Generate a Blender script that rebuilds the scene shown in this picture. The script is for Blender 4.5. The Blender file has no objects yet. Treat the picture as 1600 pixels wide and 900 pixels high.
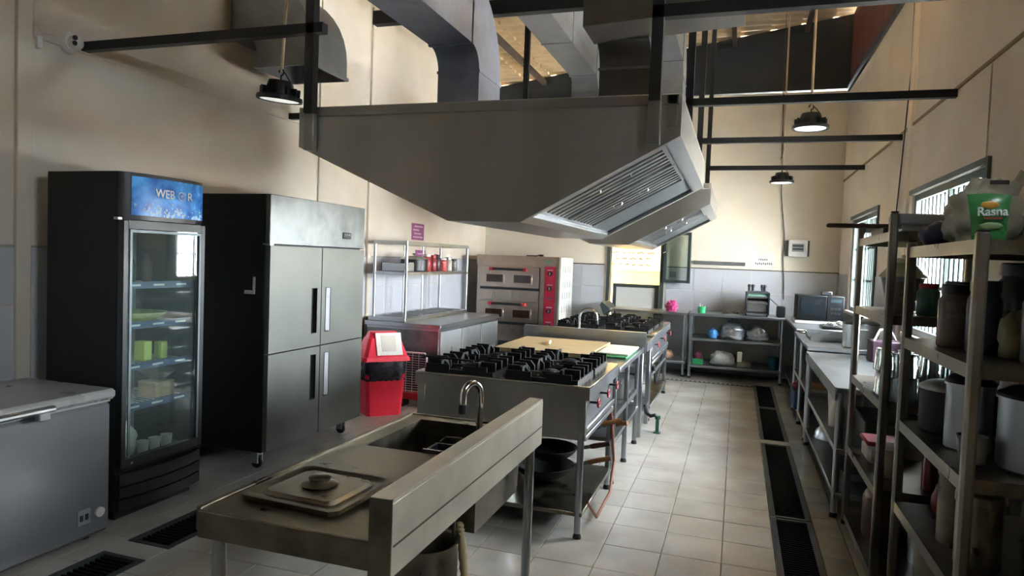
import bpy, bmesh, math, random
from mathutils import Vector, Matrix, noise
random.seed(7)
PI = math.pi
S = bpy.context.scene
COL = S.collection

# ---------------------------------------------------------------- camera, sky, exposure
pitch, yaw, roll = -.0423, -.3174, .0373
fw = Vector((math.sin(yaw)*math.cos(pitch), math.cos(yaw)*math.cos(pitch), math.sin(pitch)))
rt = Vector((math.cos(yaw), -math.sin(yaw), 0)); up = rt.cross(fw)
r2 = rt*math.cos(roll)+up*math.sin(roll); u2 = up*math.cos(roll)-rt*math.sin(roll)
cd = bpy.data.cameras.new('camera'); cam = bpy.data.objects.new('camera', cd); COL.objects.link(cam)
cam.matrix_world = Matrix(((r2.x, u2.x, -fw.x, 0), (r2.y, u2.y, -fw.y, 0), (r2.z, u2.z, -fw.z, 1.55), (0, 0, 0, 1)))
cd.sensor_width = 36; cd.lens = 1070/1600*36; cd.clip_start = .02; cd.clip_end = 200
S.camera = cam
W = bpy.data.worlds.new('overcast_sky'); S.world = W; W.use_nodes = True
bg = W.node_tree.nodes['Background']; bg.inputs[0].default_value = (.86, .93, 1, 1); bg.inputs[1].default_value = 7.8
S.view_settings.view_transform = 'Standard'; S.view_settings.look = 'None'
S.view_settings.gamma = 1; S.view_settings.use_curve_mapping = False
S.view_settings.exposure = 3.5
S.cycles.max_bounces = 10; S.cycles.diffuse_bounces = 6; S.cycles.glossy_bounces = 5
S.cycles.transparent_max_bounces = 16; S.cycles.transmission_bounces = 8
S.cycles.caustics_reflective = False; S.cycles.caustics_refractive = False
S.cycles.sample_clamp_indirect = 6

XL, XR, YB, YF = -3.9, 1.325, 10.4, -7.0
def roofz(x): return 4.824+.1506*x
# openings to the sky: portals guide the daylight through them
WINS = [(7.75, 9.45, 1.07, 2.19), (4.55, 6.36, 1.07, 2.19), (.5, 2.1, 2.55, 3.25), (-1.9, -1.5, 1.07, 2.19)]  # last two are unseen, added to brighten the near end of the room
CLY0, CLY1 = 4.4, 6.75
def portal(name, c, sx, sy, rot):
    l = bpy.data.lights.new(name, 'AREA'); l.shape = 'RECTANGLE'; l.size = sx; l.size_y = sy
    l.cycles.is_portal = True
    o = bpy.data.objects.new(name, l); COL.objects.link(o); o.location = c; o.rotation_euler = rot
for y0, y1, z0, z1 in WINS:
    portal('window_portal', (XR+.21, (y0+y1)/2, (z0+z1)/2), z1-z0, y1-y0, (0, PI/2, 0))
portal('clerestory_portal', (XR+.21, (CLY0+CLY1)/2, 4.90), .2, CLY1-CLY0, (0, PI/2, 0))
portal('pass_portal', (-1.46, YB+.22, 1.4), .85, 1.3, (-PI/2, 0, 0))

sl_ = bpy.data.lights.new('sun', 'SUN'); sl_.energy = 52; sl_.angle = .01; sl_.color = (1, .98, .95)
sun = bpy.data.objects.new('sun', sl_); COL.objects.link(sun)
sun.rotation_euler = Vector((.25, .6, -.76)).to_track_quat('-Z', 'Y').to_euler()   # high sun behind the building: lights the yard, not the room

# ---------------------------------------------------------------- materials
def lin(h):
    if isinstance(h, tuple): return h
    h = h.lstrip('#'); c = [int(h[i:i+2], 16)/255 for i in (0, 2, 4)]
    return tuple(v/12.92 if v <= .04045 else ((v+.055)/1.055)**2.4 for v in c)
MC = {}
def M(name, col, rough=.5, metal=0, var=.12, scale=6, bump=0, bscale=40, stretch=(1, 1, 1), rvar=.1, tint=None, rnd=0, emit=0, trans=0, spec=.5, thr=None):
    """principled material; noise in world space gives grain, wear and uneven gloss"""
    if name in MC: return MC[name]
    m = bpy.data.materials.new(name); m.use_nodes = True; nt = m.node_tree; N = nt.nodes; L = nt.links
    b = N['Principled BSDF']; c = lin(col)
    geo = N.new('ShaderNodeNewGeometry'); mp = N.new('ShaderNodeMapping'); mp.inputs[3].default_value = stretch
    L.new(geo.outputs['Position'], mp.inputs[0])
    nz = N.new('ShaderNodeTexNoise'); nz.inputs['Scale'].default_value = scale; nz.inputs['Detail'].default_value = 5
    L.new(mp.outputs[0], nz.inputs['Vector'])
    mx = N.new('ShaderNodeMix'); mx.data_type = 'RGBA'
    lo = tuple(v*(1-var) for v in c) if tint is None else lin(tint)
    mx.inputs[6].default_value = (*lo, 1); mx.inputs[7].default_value = (*[min(1, v*(1+var*.6)) for v in c], 1)
    mr = N.new('ShaderNodeMapRange'); mr.inputs[1].default_value = thr[0] if thr else .3; mr.inputs[2].default_value = thr[1] if thr else .7
    L.new(nz.outputs['Fac'], mr.inputs[0]); L.new(mr.outputs[0], mx.inputs[0])
    out = mx.outputs[2]
    if rnd:
        oi = N.new('ShaderNodeObjectInfo'); hs = N.new('ShaderNodeHueSaturation')
        ma = N.new('ShaderNodeMapRange'); ma.inputs[3].default_value = 1-rnd; ma.inputs[4].default_value = 1+rnd
        L.new(oi.outputs['Random'], ma.inputs[0]); L.new(ma.outputs[0], hs.inputs['Value']); L.new(out, hs.inputs['Color']); out = hs.outputs[0]
    L.new(out, b.inputs['Base Color'])
    rr = N.new('ShaderNodeMapRange'); rr.inputs[3].default_value = max(.02, rough-rvar); rr.inputs[4].default_value = min(1, rough+rvar)
    L.new(nz.outputs['Fac'], rr.inputs[0]); L.new(rr.outputs[0], b.inputs['Roughness'])
    b.inputs['Metallic'].default_value = metal; b.inputs['Specular IOR Level'].default_value = spec
    if trans: b.inputs['Transmission Weight'].default_value = trans
    if emit:
        b.inputs['Emission Color'].default_value = (*c, 1); b.inputs['Emission Strength'].default_value = emit
    if bump:
        n2 = N.new('ShaderNodeTexNoise'); n2.inputs['Scale'].default_value = bscale; n2.inputs['Detail'].default_value = 4
        L.new(mp.outputs[0], n2.inputs['Vector'])
        bp = N.new('ShaderNodeBump'); bp.inputs['Strength'].default_value = bump; bp.inputs['Distance'].default_value = .01
        L.new(n2.outputs['Fac'], bp.inputs['Height']); L.new(bp.outputs[0], b.inputs['Normal'])
    MC[name] = m; return m
def thin_glass(name, tint, refl=.08, hazy=0, hazecol='#8fa0a0'):
    if name in MC: return MC[name]
    m = bpy.data.materials.new(name); m.use_nodes = True; nt = m.node_tree; N = nt.nodes; L = nt.links
    N.remove(N['Principled BSDF']); o = N['Material Output']
    t = N.new('ShaderNodeBsdfTransparent'); t.inputs[0].default_value = (*lin(tint), 1)
    g = N.new('ShaderNodeBsdfGlossy'); g.inputs['Roughness'].default_value = .03
    lf = N.new('ShaderNodeLayerWeight'); lf.inputs[0].default_value = .5
    lw = N.new('ShaderNodeMath'); lw.operation = 'POWER'; lw.inputs[1].default_value = 5; L.new(lf.outputs['Facing'], lw.inputs[0])
    mr = N.new('ShaderNodeMapRange'); mr.inputs[3].default_value = refl; mr.inputs[4].default_value = 1
    L.new(lw.outputs[0], mr.inputs[0])
    mx = N.new('ShaderNodeMixShader'); L.new(mr.outputs[0], mx.inputs[0])
    if hazy:
        d = N.new('ShaderNodeBsdfDiffuse'); d.inputs[0].default_value = (*lin(hazecol), 1)
        m2 = N.new('ShaderNodeMixShader'); m2.inputs[0].default_value = hazy
        L.new(t.outputs[0], m2.inputs[1]); L.new(d.outputs[0], m2.inputs[2]); L.new(m2.outputs[0], mx.inputs[1])
    else: L.new(t.outputs[0], mx.inputs[1])
    L.new(g.outputs[0], mx.inputs[2]); L.new(mx.outputs[0], o.inputs[0])
    MC[name] = m; return m
plaster = M('cream_plaster', '#d8d0c4', .75, var=.1, scale=1.3, bump=.12, bscale=18, tint='#ccc0ad')
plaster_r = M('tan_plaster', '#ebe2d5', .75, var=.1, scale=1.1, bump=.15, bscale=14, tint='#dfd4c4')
plaster_b = M('yellow_cream_plaster', '#e6dfcf', .75, var=.08, scale=1.3, bump=.1, bscale=18)
plaster_y = M('bright_yellow_plaster', '#ecd9a0', .8, var=.05)
walltile = M('white_wall_tile', '#c6c8cd', .22, var=.05, scale=3, rnd=.03)
grout = M('wall_grout', '#a6a39c', .8)
floortile = M('cream_floor_tile', '#bdbbb4', .2, var=.1, scale=2.4, rvar=.09, tint='#a8a49b', rnd=.04)
floorgrout = M('floor_grout', '#5d564a', .85, var=.3, scale=12)
black = M('black_paint', '#17191b', .45, var=.2)
blackmatte = M('black_matte', '#141515', .7, var=.2)
blackpanel = M('charcoal_panel', '#23272a', .55, var=.15, scale=2)
iron = M('cast_iron', '#17181a', .5, metal=.3, var=.3, scale=25, bump=.3, bscale=120)
steel = M('stainless_steel', '#a9adb0', .33, 1, var=.14, scale=4, rvar=.09)
steel_w = M('worn_stainless_steel', '#787264', .34, 1, var=.4, scale=9, rvar=.2, bump=.08, bscale=35)
hobsteel = M('hob_steel', '#c6c2b8', .24, 1, var=.15, rvar=.08)
steel_d = M('greasy_hood_steel', '#9d9b96', .42, 1, var=.2, scale=3, rvar=.1, stretch=(1, 1, .25))
steel_b = M('brushed_steel', '#b2b6b7', .3, 1, var=.1, scale=9, rvar=.08, stretch=(1, 1, .15))
steel_s = M('smudged_steel', '#7d8180', .42, 1, var=.3, scale=9, rvar=.2, bump=.12, bscale=14)
steel_f = M('fridge_steel', '#72746d', .48, .75, var=.1, scale=5, rvar=.1, bump=.03, bscale=30)
galv = M('galvanised_duct', '#989fb0', .5, .75, var=.15, scale=8, rvar=.1)
galv_d = M('dull_galvanised_duct', '#8b8d90', .5, .75, var=.15, scale=6)
chrome = M('chrome', '#d2d0cc', .14, 1, var=.05, rvar=.03)
alum = M('aluminium', '#c4c6c6', .34, 1, var=.1, rvar=.1)
white_en = M('white_enamel', '#d0d2d6', .3, var=.05, rvar=.08)
white_pl = M('white_plastic', '#e4e2dc', .45, var=.05)
grey_pl = M('grey_plastic', '#8d9092', .5, var=.08)
dark_pl = M('dark_plastic', '#1d2022', .4, var=.15)
red_pl = M('red_plastic', '#ee2c48', .35, var=.08, rvar=.06)
redknob = M('red_knob', '#a3222f', .45)
redpanel = M('red_panel', '#a8203a', .4, var=.08)
green_pl = M('green_plastic', '#3fbf77', .45)
teal = M('teal_plastic', '#1f6a5f', .45)
blue_pl = M('blue_plastic', '#3a7fc4', .45)
navy = M('navy_plastic', '#27406b', .5)
pink = M('pink_plastic', '#d8488a', .5, var=.3, scale=40)
wood = M('pale_wood', '#cbb183', .55, var=.2, scale=5, stretch=(1, 8, 1))
wood_d = M('handle_wood', '#8d6038', .55, var=.3, scale=30)
maroon = M('maroon_sheet', '#7c4a44', .6, var=.22, scale=10, stretch=(1, 1, .2), bump=.1, bscale=30)
rooftile = M('tan_roof_sheet', '#ddc29a', .6, var=.15, scale=5)
binbag = M('black_bin_bag', '#1d1b22', .28, var=.3, scale=20, bump=.4, bscale=25)
glass_f = thin_glass('fridge_glass', '#eaf2f0', .07, .07, '#9fb0ac')
glass_w = thin_glass('casement_glass', '#e6ece8', .06)
glass_o = M('oven_window_glass', '#33241a', .12, var=.2)
drink = M('drinking_glass', '#f6fafa', .03, var=0, rvar=.0, trans=1)
plasticbag = thin_glass('clear_plastic_bag', '#e6eef2', .22, .35, '#c8d2da')
bluebag = M('blue_bag', '#4f93d6', .35, var=.2, scale=30)
darkframe = M('dark_green_frame', '#3a4544', .5, var=.12)
rubber = M('black_rubber', '#141414', .7)

# ---------------------------------------------------------------- geometry helpers
ORG = {}
class G:
    """collects shapes in world coordinates; build() links them as one mesh object"""
    def __init__(s): s.v = []; s.f = []; s.soft = False
    def add(s, v, f):
        o = len(s.v); s.v += [tuple(p) for p in v]; s.f += [tuple(i+o for i in q) for q in f]; return s
    def box(s, x0, x1, y0, y1, z0, z1, r=0):
        if x0 > x1: x0, x1 = x1, x0
        if y0 > y1: y0, y1 = y1, y0
        if z0 > z1: z0, z1 = z1, z0
        if r <= 0:
            v = [(x, y, z) for x in (x0, x1) for y in (y0, y1) for z in (z0, z1)]
            return s.add(v, [(0, 1, 3, 2), (4, 6, 7, 5), (0, 4, 5, 1), (2, 3, 7, 6), (0, 2, 6, 4), (1, 5, 7, 3)])
        r = min(r, (x1-x0)*.49, (y1-y0)*.49, (z1-z0)*.49)
        lo, hi = (x0, y0, z0), (x1, y1, z1); v = []; ix = {}
        for a in (0, 1):
            for b in (0, 1):
                for c in (0, 1):
                    k = (a, b, c)
                    for ax in range(3):
                        p = [(hi if k[i] else lo)[i]+((-r if k[i] else r) if i != ax else 0) for i in range(3)]
                        ix[(k, ax)] = len(v); v.append(p)
        f = []
        for ax in range(3):
            o = [i for i in range(3) if i != ax]
            for e in (0, 1):
                q = []
                for u, w in ((0, 0), (1, 0), (1, 1), (0, 1)):
                    k = [0]*3; k[ax] = e; k[o[0]] = u; k[o[1]] = w; q.append(ix[(tuple(k), ax)])
                f.append(q)
            for u in (0, 1):
                for w in (0, 1):
                    k0 = [0]*3; k0[o[0]] = u; k0[o[1]] = w; k1 = list(k0); k1[ax] = 1
                    k0, k1 = tuple(k0), tuple(k1)
                    f.append([ix[(k0, o[0])], ix[(k1, o[0])], ix[(k1, o[1])], ix[(k0, o[1])]])
        for a in (0, 1):
            for b in (0, 1):
                for c in (0, 1): f.append([ix[((a, b, c), i)] for i in range(3)])
        return s.add(v, f)
    def prism(s, poly, ax, lo, hi):
        n = len(poly); v = []
        for h in (lo, hi):
            for a, b in poly: v.append((h, a, b) if ax == 'x' else (a, h, b) if ax == 'y' else (a, b, h))
        f = [tuple(range(n)), tuple(range(2*n-1, n-1, -1))]+[(i, (i+1) % n, n+(i+1) % n, n+i) for i in range(n)]
        return s.add(v, f)
    def tube(s, pts, r, n=8, caps=True):
        pts = [Vector(p) for p in pts]; m = len(pts); R = r if isinstance(r, (list, tuple)) else [r]*m
        ts = []
        for i in range(m):
            t = (pts[min(i+1, m-1)]-pts[max(i-1, 0)]); ts.append(t.normalized())
        a = Vector((0, 0, 1)) if abs(ts[0].z) < .9 else Vector((1, 0, 0))
        nn = ts[0].cross(a).normalized(); v = []
        for i in range(m):
            nn = (nn-ts[i]*nn.dot(ts[i])).normalized(); b = ts[i].cross(nn)
            for k in range(n):
                an = 2*PI*(k+.5)/n; v.append(pts[i]+(nn*math.cos(an)+b*math.sin(an))*R[i])
        f = [(i*n+k, i*n+(k+1) % n, (i+1)*n+(k+1) % n, (i+1)*n+k) for i in range(m-1) for k in range(n)]
        if caps: f += [tuple(range(n)), tuple(range((m-1)*n, m*n))]
        return s.add(v, f)
    def cyl(s, p0, p1, r, n=16): return s.tube([p0, p1], r, n)
    def lathe(s, prof, c, n=20, sx=1, sy=1):
        v = []; f = []
        for r, z in prof:
            for k in range(n):
                a = 2*PI*k/n; v.append((c[0]+math.cos(a)*r*sx, c[1]+math.sin(a)*r*sy, c[2]+z))
        m = len(prof)
        f = [(i*n+k, i*n+(k+1) % n, (i+1)*n+(k+1) % n, (i+1)*n+k) for i in range(m-1) for k in range(n)]
        if prof[0][0] > 1e-6: f.append(tuple(range(n)))
        if prof[-1][0] > 1e-6: f.append(tuple(range((m-1)*n, m*n)))
        return s.add(v, f)
    def blob(s, c, sx, sy, sz, seed=0, amp=.18, n=22, m=14, fr=2.2, flat=True):
        v = []; f = []; s.soft = True
        for i in range(m+1):
            th = PI*i/m
            for k in range(n):
                a = 2*PI*k/n; d = Vector((math.sin(th)*math.cos(a), math.sin(th)*math.sin(a), -math.cos(th)))
                q = 1+amp*noise.noise(d*fr+Vector((seed*7.3, seed*3.1, 0)))+amp*.6*noise.noise(d*fr*2.3+Vector((0, seed*5.7, 1)))+amp*.35*abs(noise.noise(d*fr*5+Vector((seed, 0, 2))))
                p = Vector((d.x*sx, d.y*sy, d.z*sz))*q
                # boxier body
                z = p.z
                if flat: z = max(z, -sz*.72)
                v.append((c[0]+p.x, c[1]+p.y, c[2]+z+(sz*.72 if flat else 0)))
        f = [(i*n+k, i*n+(k+1) % n, (i+1)*n+(k+1) % n, (i+1)*n+k) for i in range(m) for k in range(n)]
        return s.add(v, f)
    def sweep(s, path, wax, half, h, caps=(True, True)):
        """rectangular duct along a planar path; wax = axis of the constant width"""
        path = [Vector(p) for p in path]; m = len(path); v = []
        w = Vector((1, 0, 0)) if wax == 'x' else Vector((0, 1, 0))
        for i in range(m):
            t = (path[min(i+1, m-1)]-path[max(i-1, 0)]).normalized(); nn = w.cross(t).normalized()
            for a, b in ((1, 1), (1, -1), (-1, -1), (-1, 1)): v.append(path[i]+w*half*a+nn*h*b)
        f = [(i*4+k, i*4+(k+1) % 4, i*4+4+(k+1) % 4, i*4+4+k) for i in range(m-1) for k in range(4)]
        if caps[0]: f.append((0, 1, 2, 3))
        if caps[1]: f.append(tuple(range(m*4-4, m*4)))
        return s.add(v, f)
    def move(s, mat):
        s.v = [tuple(mat @ Vector(p)) for p in s.v]; return s
    def build(s, name, mat, parent=None, origin=None, angle=38):
        if parent is not None: o = ORG[parent]
        elif origin is not None: o = Vector(origin)
        else:
            xs, ys, zs = zip(*s.v); o = Vector(((min(xs)+max(xs))/2, (min(ys)+max(ys))/2, min(zs)))
        me = bpy.data.meshes.new(name); me.from_pydata([(p[0]-o.x, p[1]-o.y, p[2]-o.z) for p in s.v], [], s.f)
        bm = bmesh.new(); bm.from_mesh(me); bmesh.ops.recalc_face_normals(bm, faces=bm.faces); bm.to_mesh(me); bm.free()
        me.polygons.foreach_set('use_smooth', [True]*len(me.polygons)); me.set_sharp_from_angle(angle=math.radians(80 if s.soft else angle))
        me.materials.append(mat); ob = bpy.data.objects.new(name, me); COL.objects.link(ob)
        if parent is not None: ob.parent = parent
        else: ob.location = o
        ORG[ob] = o.copy(); return ob
def B(name, mat, parent, *b, r=0): return G().box(*b, r=r).build(name, mat, parent)
def tag(o, label, cat, group=None):
    o['label'] = label; o['category'] = cat
    if group: o['group'] = group
    return o
def thing(name, loc, label, cat, group=None):
    o = bpy.data.objects.new(name, None); COL.objects.link(o); o.location = loc; o.empty_display_size = .1
    ORG[o] = Vector(loc); return tag(o, label, cat, group)
def struct(o): o['kind'] = 'structure'; return o
def sgroup(name, loc=(0, 0, 0)):
    o = bpy.data.objects.new(name, None); COL.objects.link(o); o.location = loc; ORG[o] = Vector(loc); o['kind'] = 'structure'; return o
def dup(root, loc, rotz=0, label=None, scale=None):
    def cp(o, par):
        c = o.copy(); COL.objects.link(c); c.parent = par
        for ch in o.children: cp(ch, c)
        return c
    r = cp(root, None); r.location = loc; r.rotation_euler = (0, 0, rotz)
    if scale: r.scale = scale
    if label: r['label'] = label
    return r
def arc(c, r, a0, a1, n, plane='yz'):
    out = []
    for i in range(n+1):
        a = a0+(a1-a0)*i/n; u, w = r*math.cos(a), r*math.sin(a)
        out.append((c[0], c[1]+u, c[2]+w) if plane == 'yz' else (c[0]+u, c[1], c[2]+w) if plane == 'xz' else (c[0]+u, c[1]+w, c[2]))
    return out
def text(name, body, size, mat, parent, loc, rot, depth=.002, sx=1, align='CENTER'):
    cu = bpy.data.curves.new(name, 'FONT'); cu.body = body; cu.size = size; cu.extrude = depth; cu.align_x = align; cu.offset = size*.012; cu.align_y = 'CENTER'
    t = bpy.data.objects.new(name, cu); COL.objects.link(t)
    dg = bpy.context.evaluated_depsgraph_get(); me = bpy.data.meshes.new_from_object(t.evaluated_get(dg))
    bpy.data.objects.remove(t); me.materials.clear(); me.materials.append(mat); me.name = name
    ob = bpy.data.objects.new(name, me); COL.objects.link(ob)
    ob.parent = parent; ob.location = Vector(loc)-ORG[parent]; ob.rotation_euler = rot; ob.scale = (sx, 1, 1); ORG[ob] = Vector(loc)
    return ob

# ================================================================ the setting
fl = G()
DR0, DR1 = .264, .508      # drain trench by the right benches
LD0, LD1 = -2.975, -2.70   # drain trench by the freezer
fl.box(XL-.2, LD0, YF-.2, YB, -.2, -.006); fl.box(LD1, DR0, YF-.2, YB, -.2, -.006); fl.box(DR1, XR+.2, YF-.2, YB, -.2, -.006)
fl.box(LD0, LD1, 3.3, YB, -.2, -.006); fl.box(LD0, LD1, YF-.2, 3.3, -.2, -.12)
fl.box(DR0, DR1, 9.6, YB, -.2, -.006); fl.box(DR0, DR1, YF-.2, 9.6, -.2, -.12)
floor = struct(fl.build('floor', floorgrout, origin=(0, 0, 0)))
# floor tiles, 0.31 m grid, cut at the trenches
TP, TX0, TY0 = .31, -.009, 3.705
proto = {}; ntile = 0; rest = G()
def tilemesh(w, d):
    k = (round(w, 3), round(d, 3))
    if k not in proto:
        o = G().box(-w/2, w/2, -d/2, d/2, -.008, 0, r=.0022).build('floor_tile', floortile, floor); proto[k] = o.data; bpy.data.objects.remove(o)
    return proto[k]
cols = []
x = TX0-13*TP
xs = [XL]
k = -13
while TX0+k*TP < XR+.3: xs.append(TX0+k*TP); k += 1
xs = sorted(set([max(XL, min(XR, v)) for v in xs]+[LD0, LD1, DR0, DR1, .66]))
xs = [v for v in xs if not (.508 < v < .65 or .70 < v < .75)]
spans = [(a, b) for a, b in zip(xs, xs[1:]) if b-a > .02]
ky = int(math.floor((YF-TY0)/TP))
for j in range(ky, 23):
    y0, y1 = max(YF, TY0+j*TP), min(YB, TY0+(j+1)*TP)
    if y1-y0 < .03: continue
    for a, b in spans:
        cx, cy = (a+b)/2, (y0+y1)/2
        if abs(cx-(DR0+DR1)/2) < .1 and cy < 9.6: continue
        if abs(cx-(LD0+LD1)/2) < .12 and cy < 3.3: continue
        vis = (-.95 < cx < .75 and 3.0 < cy < 9.6) or (-3.1 < cx <= -.95 and 1.9 < cy < 3.9) or (-3.2 < cx < -1.75 and 3.9 <= cy < 6.9) or (-1.75 <= cx <= -.95 and 3.9 <= cy < 5.2)
        g = .0035; w, d = b-a-g, y1-y0-g
        if vis and ntile < 300:
            t = bpy.data.objects.new('floor_tile', tilemesh(w, d)); COL.objects.link(t); t.parent = floor
            t.location = (cx, cy, random.uniform(-.0006, .0006)); ntile += 1
        else: rest.box(cx-w/2, cx+w/2, cy-d/2, cy+d/2, -.008, 0)
rt_ = rest.build('floor_tiling', floortile, floor); rt_['kind'] = 'stuff'
ground = struct(G().box(-60, 65, -60, 70, -.5, -.22).build('ground', M('yard_ground', '#bdbdb9', .9, var=.15, scale=.6), origin=(0, 0, -.5)))

# walls
wl = struct(G().box(XL-.2, XL, YF-.2, YB+.2, -.2, 4.30).build('wall_left', plaster, origin=(XL, 4, 0)))
wr = G()
ys = [YF-.2]+[v for w in sorted(WINS) for v in w[:2]]+[YB+.2]
for i in range(0, len(ys), 2): wr.box(XR, XR+.2, ys[i], ys[i+1], -.2, 4.06)
for y0, y1, z0, z1 in WINS: wr.box(XR, XR+.2, y0, y1, -.2, z0); wr.box(XR, XR+.2, y0, y1, z1, 4.06)
wr.box(XR+.02, XR+.16, YF-.2, CLY0, 4.06, 5.12).box(XR+.02, XR+.16, CLY0, CLY1+.05, 4.06, 4.80)
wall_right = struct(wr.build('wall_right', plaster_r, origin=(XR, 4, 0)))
OX0, OX1, OZ0, OZ1 = -1.90, -1.04, .75, 2.02
wb = G().box(XL, OX0, YB, YB+.2, -.2, 4.02).box(OX1, XR, YB, YB+.2, -.2, 4.02).box(OX0, OX1, YB, YB+.2, OZ1, 4.02).box(OX0, OX1, YB, YB+.2, -.2, OZ0)
wall_back = struct(wb.build('wall_back', plaster_b, origin=(0, YB, 0)))
struct(G().prism([(XL-.2, -.2), (XR+.2, -.2), (XR+.2, 5.1), (XL-.2, 4.25)], 'y', YF-.2, YF).build('wall_front', plaster, origin=(0, YF, 0)))
# black panelling under the roof on the back wall
struct(G().prism([(XL, 4.0), (XR+.2, 4.05), (XR+.2, roofz(XR+.2)+.02), (XL, roofz(XL)+.02)], 'y', YB-.02, YB+.2).build('trim_1', blackpanel))
# maroon planks above the right wall
sid = sgroup('wall_upper_right', (XR, 8.6, 4.06))
yy = 6.78; n = 0
while yy < YB-.05:
    y1 = min(yy+.44, YB-.02)
    G().prism([(XR, 4.09), (XR+.06, 4.09), (XR+.06, roofz(XR+.06)+.02), (XR, roofz(XR)+.02)], 'y', yy+.006, y1-.006).build('plank', maroon, sid)
    yy += .44
G().box(XR+.02, XR+.1, 6.78, YB, 4.06, 5.05).build('backing_board', black, sid)
struct(G().box(XR-.03, XR+.1, YF, YB-.02, 4.0, 4.09).build('trim_2', black))
# tiled dado: each tile its own piece
def dado(wall, ax, at, lo, hi, z0, tw, skip=()):
    zs = [(z0+.005, .59), (.595, 1.185), (1.19, 1.51)]
    p = lo; c = 0
    while p < hi-.02:
        q = min(p+tw, hi)
        for z, z2 in zs:
            if any(a < (p+q)/2 < b and z2 > c0 and z < c1 for a, b, c0, c1 in skip): continue
            if ax == 'x+': b = (at, at+.008, p+.002, q-.002, z, z2)
            elif ax == 'x-': b = (at-.008, at, p+.002, q-.002, z, z2)
            else: b = (p+.002, q-.002, at-.008, at, z, z2)
            G().box(*b, r=.0015).build('wall_tile', walltile, wall)
        p = q
dado(wl, 'x+', XL, 1.1, YB-.01, 0, .6)
dado(wall_back, 'y', YB, XL+.01, OX0-.03, 0, .4)
dado(wall_back, 'y', YB, OX1+.03, XR-.01, 0, .4)
for a, b in ((6.40, 7.72), (9.48, YB-.01), (3.2, 4.52)): dado(wall_right, 'x-', XR, a, b, 0, .66)
for y0, y1, z0, z1 in WINS[:2]:
    p = y0
    while p < y1-.1:
        for z, z2 in ((.005, .5), (.505, 1.03)): G().box(XR-.008, XR, p+.002, p+.6, z, z2, r=.0015).build('wall_tile', walltile, wall_right)
        p += .605
# dark ledges where the tiling stops
struct(G().box(XL, XL+.014, 1.1, YB, 1.512, 1.526).build('trim_3', grout))
struct(G().box(XL, OX0-.04, YB-.014, YB, 1.512, 1.526).box(OX1+.04, XR, YB-.014, YB, 1.512, 1.526).build('trim_4', floorgrout))
# pilaster, beam band and battens on the left wall
struct(G().box(XL, XL+.03, 2.80, 2.885, 0, 4.2, r=.004).build('trim_5', plaster))
struct(G().box(XL, XL+.018, 2.9, YB, 2.715, 2.80, r=.003).build('trim_6', plaster))
struct(G().box(XL, XL+.03, 6.66, 6.74, 0, 4.22, r=.006).build('trim_7', plaster))
struct(G().box(XL, XL+.02, 5.72, 5.80, 1.53, 4.22, r=.006).build('trim_8', plaster))
# pilaster and beam joint on the right wall
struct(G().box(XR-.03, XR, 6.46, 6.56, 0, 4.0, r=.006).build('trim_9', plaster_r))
struct(G().box(XR-.012, XR, 1, YB, 2.775, 2.80, r=.002).build('trim_10', M('joint_mortar', '#9c8767', .85)))
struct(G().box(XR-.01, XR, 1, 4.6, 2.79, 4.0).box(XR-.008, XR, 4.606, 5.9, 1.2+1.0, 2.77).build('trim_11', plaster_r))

# roof of ribbed sheets, laid in overlapping courses
roof = sgroup('roof', (0, 4, 4.8))
cw = .40; x = XL-.25
while x < XR+.5:
    g = G(); v = []; f = []; y = YF-.4; ny = 0; stp = .035
    while y < YB+.35:
        ph = (y % .21)/.21; hgt = .06*abs(math.sin(ph*PI))
        for xx, dz in ((x, -.06), (x, 0.0), (x+cw+.03, .0)):
            base = roofz(xx)+(.06 if xx == x else 0.0)
            v.append((xx, y, base+dz+hgt))
        ny += 1; y += stp
    for i in range(ny-1):
        for k in range(2): a = i*3+k; f.append((a, a+1, a+4, a+3))
    g.add(v, f).build('roof_sheet', rooftile, roof, angle=60)
    x += cw
for xx in (-3.0, -2.05, -.2, .75):
    struct(G().box(xx-.03, xx+.03, YF, YB, roofz(xx)-.1, roofz(xx)-.03).build('trim_12', M('brown_purlin', '#4b3d33', .7)))

# windows with vertical bars, in the right wall; two unseen ones added for light
def window(i, y0, y1, WZ0, WZ1):
    w = sgroup('window_%d' % i, (XR, (y0+y1)/2, WZ0))
    f = .05
    G().box(XR-.02, XR, y0-.03, y1+.03, WZ1, WZ1+.04).box(XR-.02, XR, y0-.03, y0, WZ0, WZ1).box(XR+.02, XR+.09, y0, y1, WZ0, WZ0+f).box(XR+.02, XR+.09, y0, y1, WZ1-f, WZ1).box(XR+.02, XR+.09, y0, y0+f, WZ0+f, WZ1-f).box(XR+.02, XR+.09, y1-f, y1, WZ0+f, WZ1-f).build('window_frame', darkframe, w)
    G().box(XR+.03, XR+.07, y0+f, y0+.24, WZ0+f, WZ1-f, r=.004).build('closed_leaf', darkframe, w)
    mid = (y0+y1)/2
    G().box(XR+.03, XR+.08, mid-.02, mid+.02, WZ0+f, WZ1-f).build('mullion', darkframe, w)
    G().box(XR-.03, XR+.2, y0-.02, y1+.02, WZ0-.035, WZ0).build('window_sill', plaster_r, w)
    n = int((y1-y0)/.105)
    for k in range(1, n):
        yk = y0+(y1-y0)*k/n
        G().cyl((XR+.055, yk, WZ0+f), (XR+.055, yk, WZ1-f), .012, 6).build('bar', darkframe, w)
    for z in (WZ0+.38, WZ0+.75): z < WZ1-.1 and G().box(XR+.052, XR+.06, y0+f, y1-f, z-.012, z+.012).build('cross_bar', darkframe, w)
    # outward opened leaf on the near side, lengthened to block window light
    G().box(XR+.10, XR+.98, y0-.02, y0+.015, WZ0+.02, WZ1-.02, r=.004).build('shutter_leaf', darkframe, w)
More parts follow.
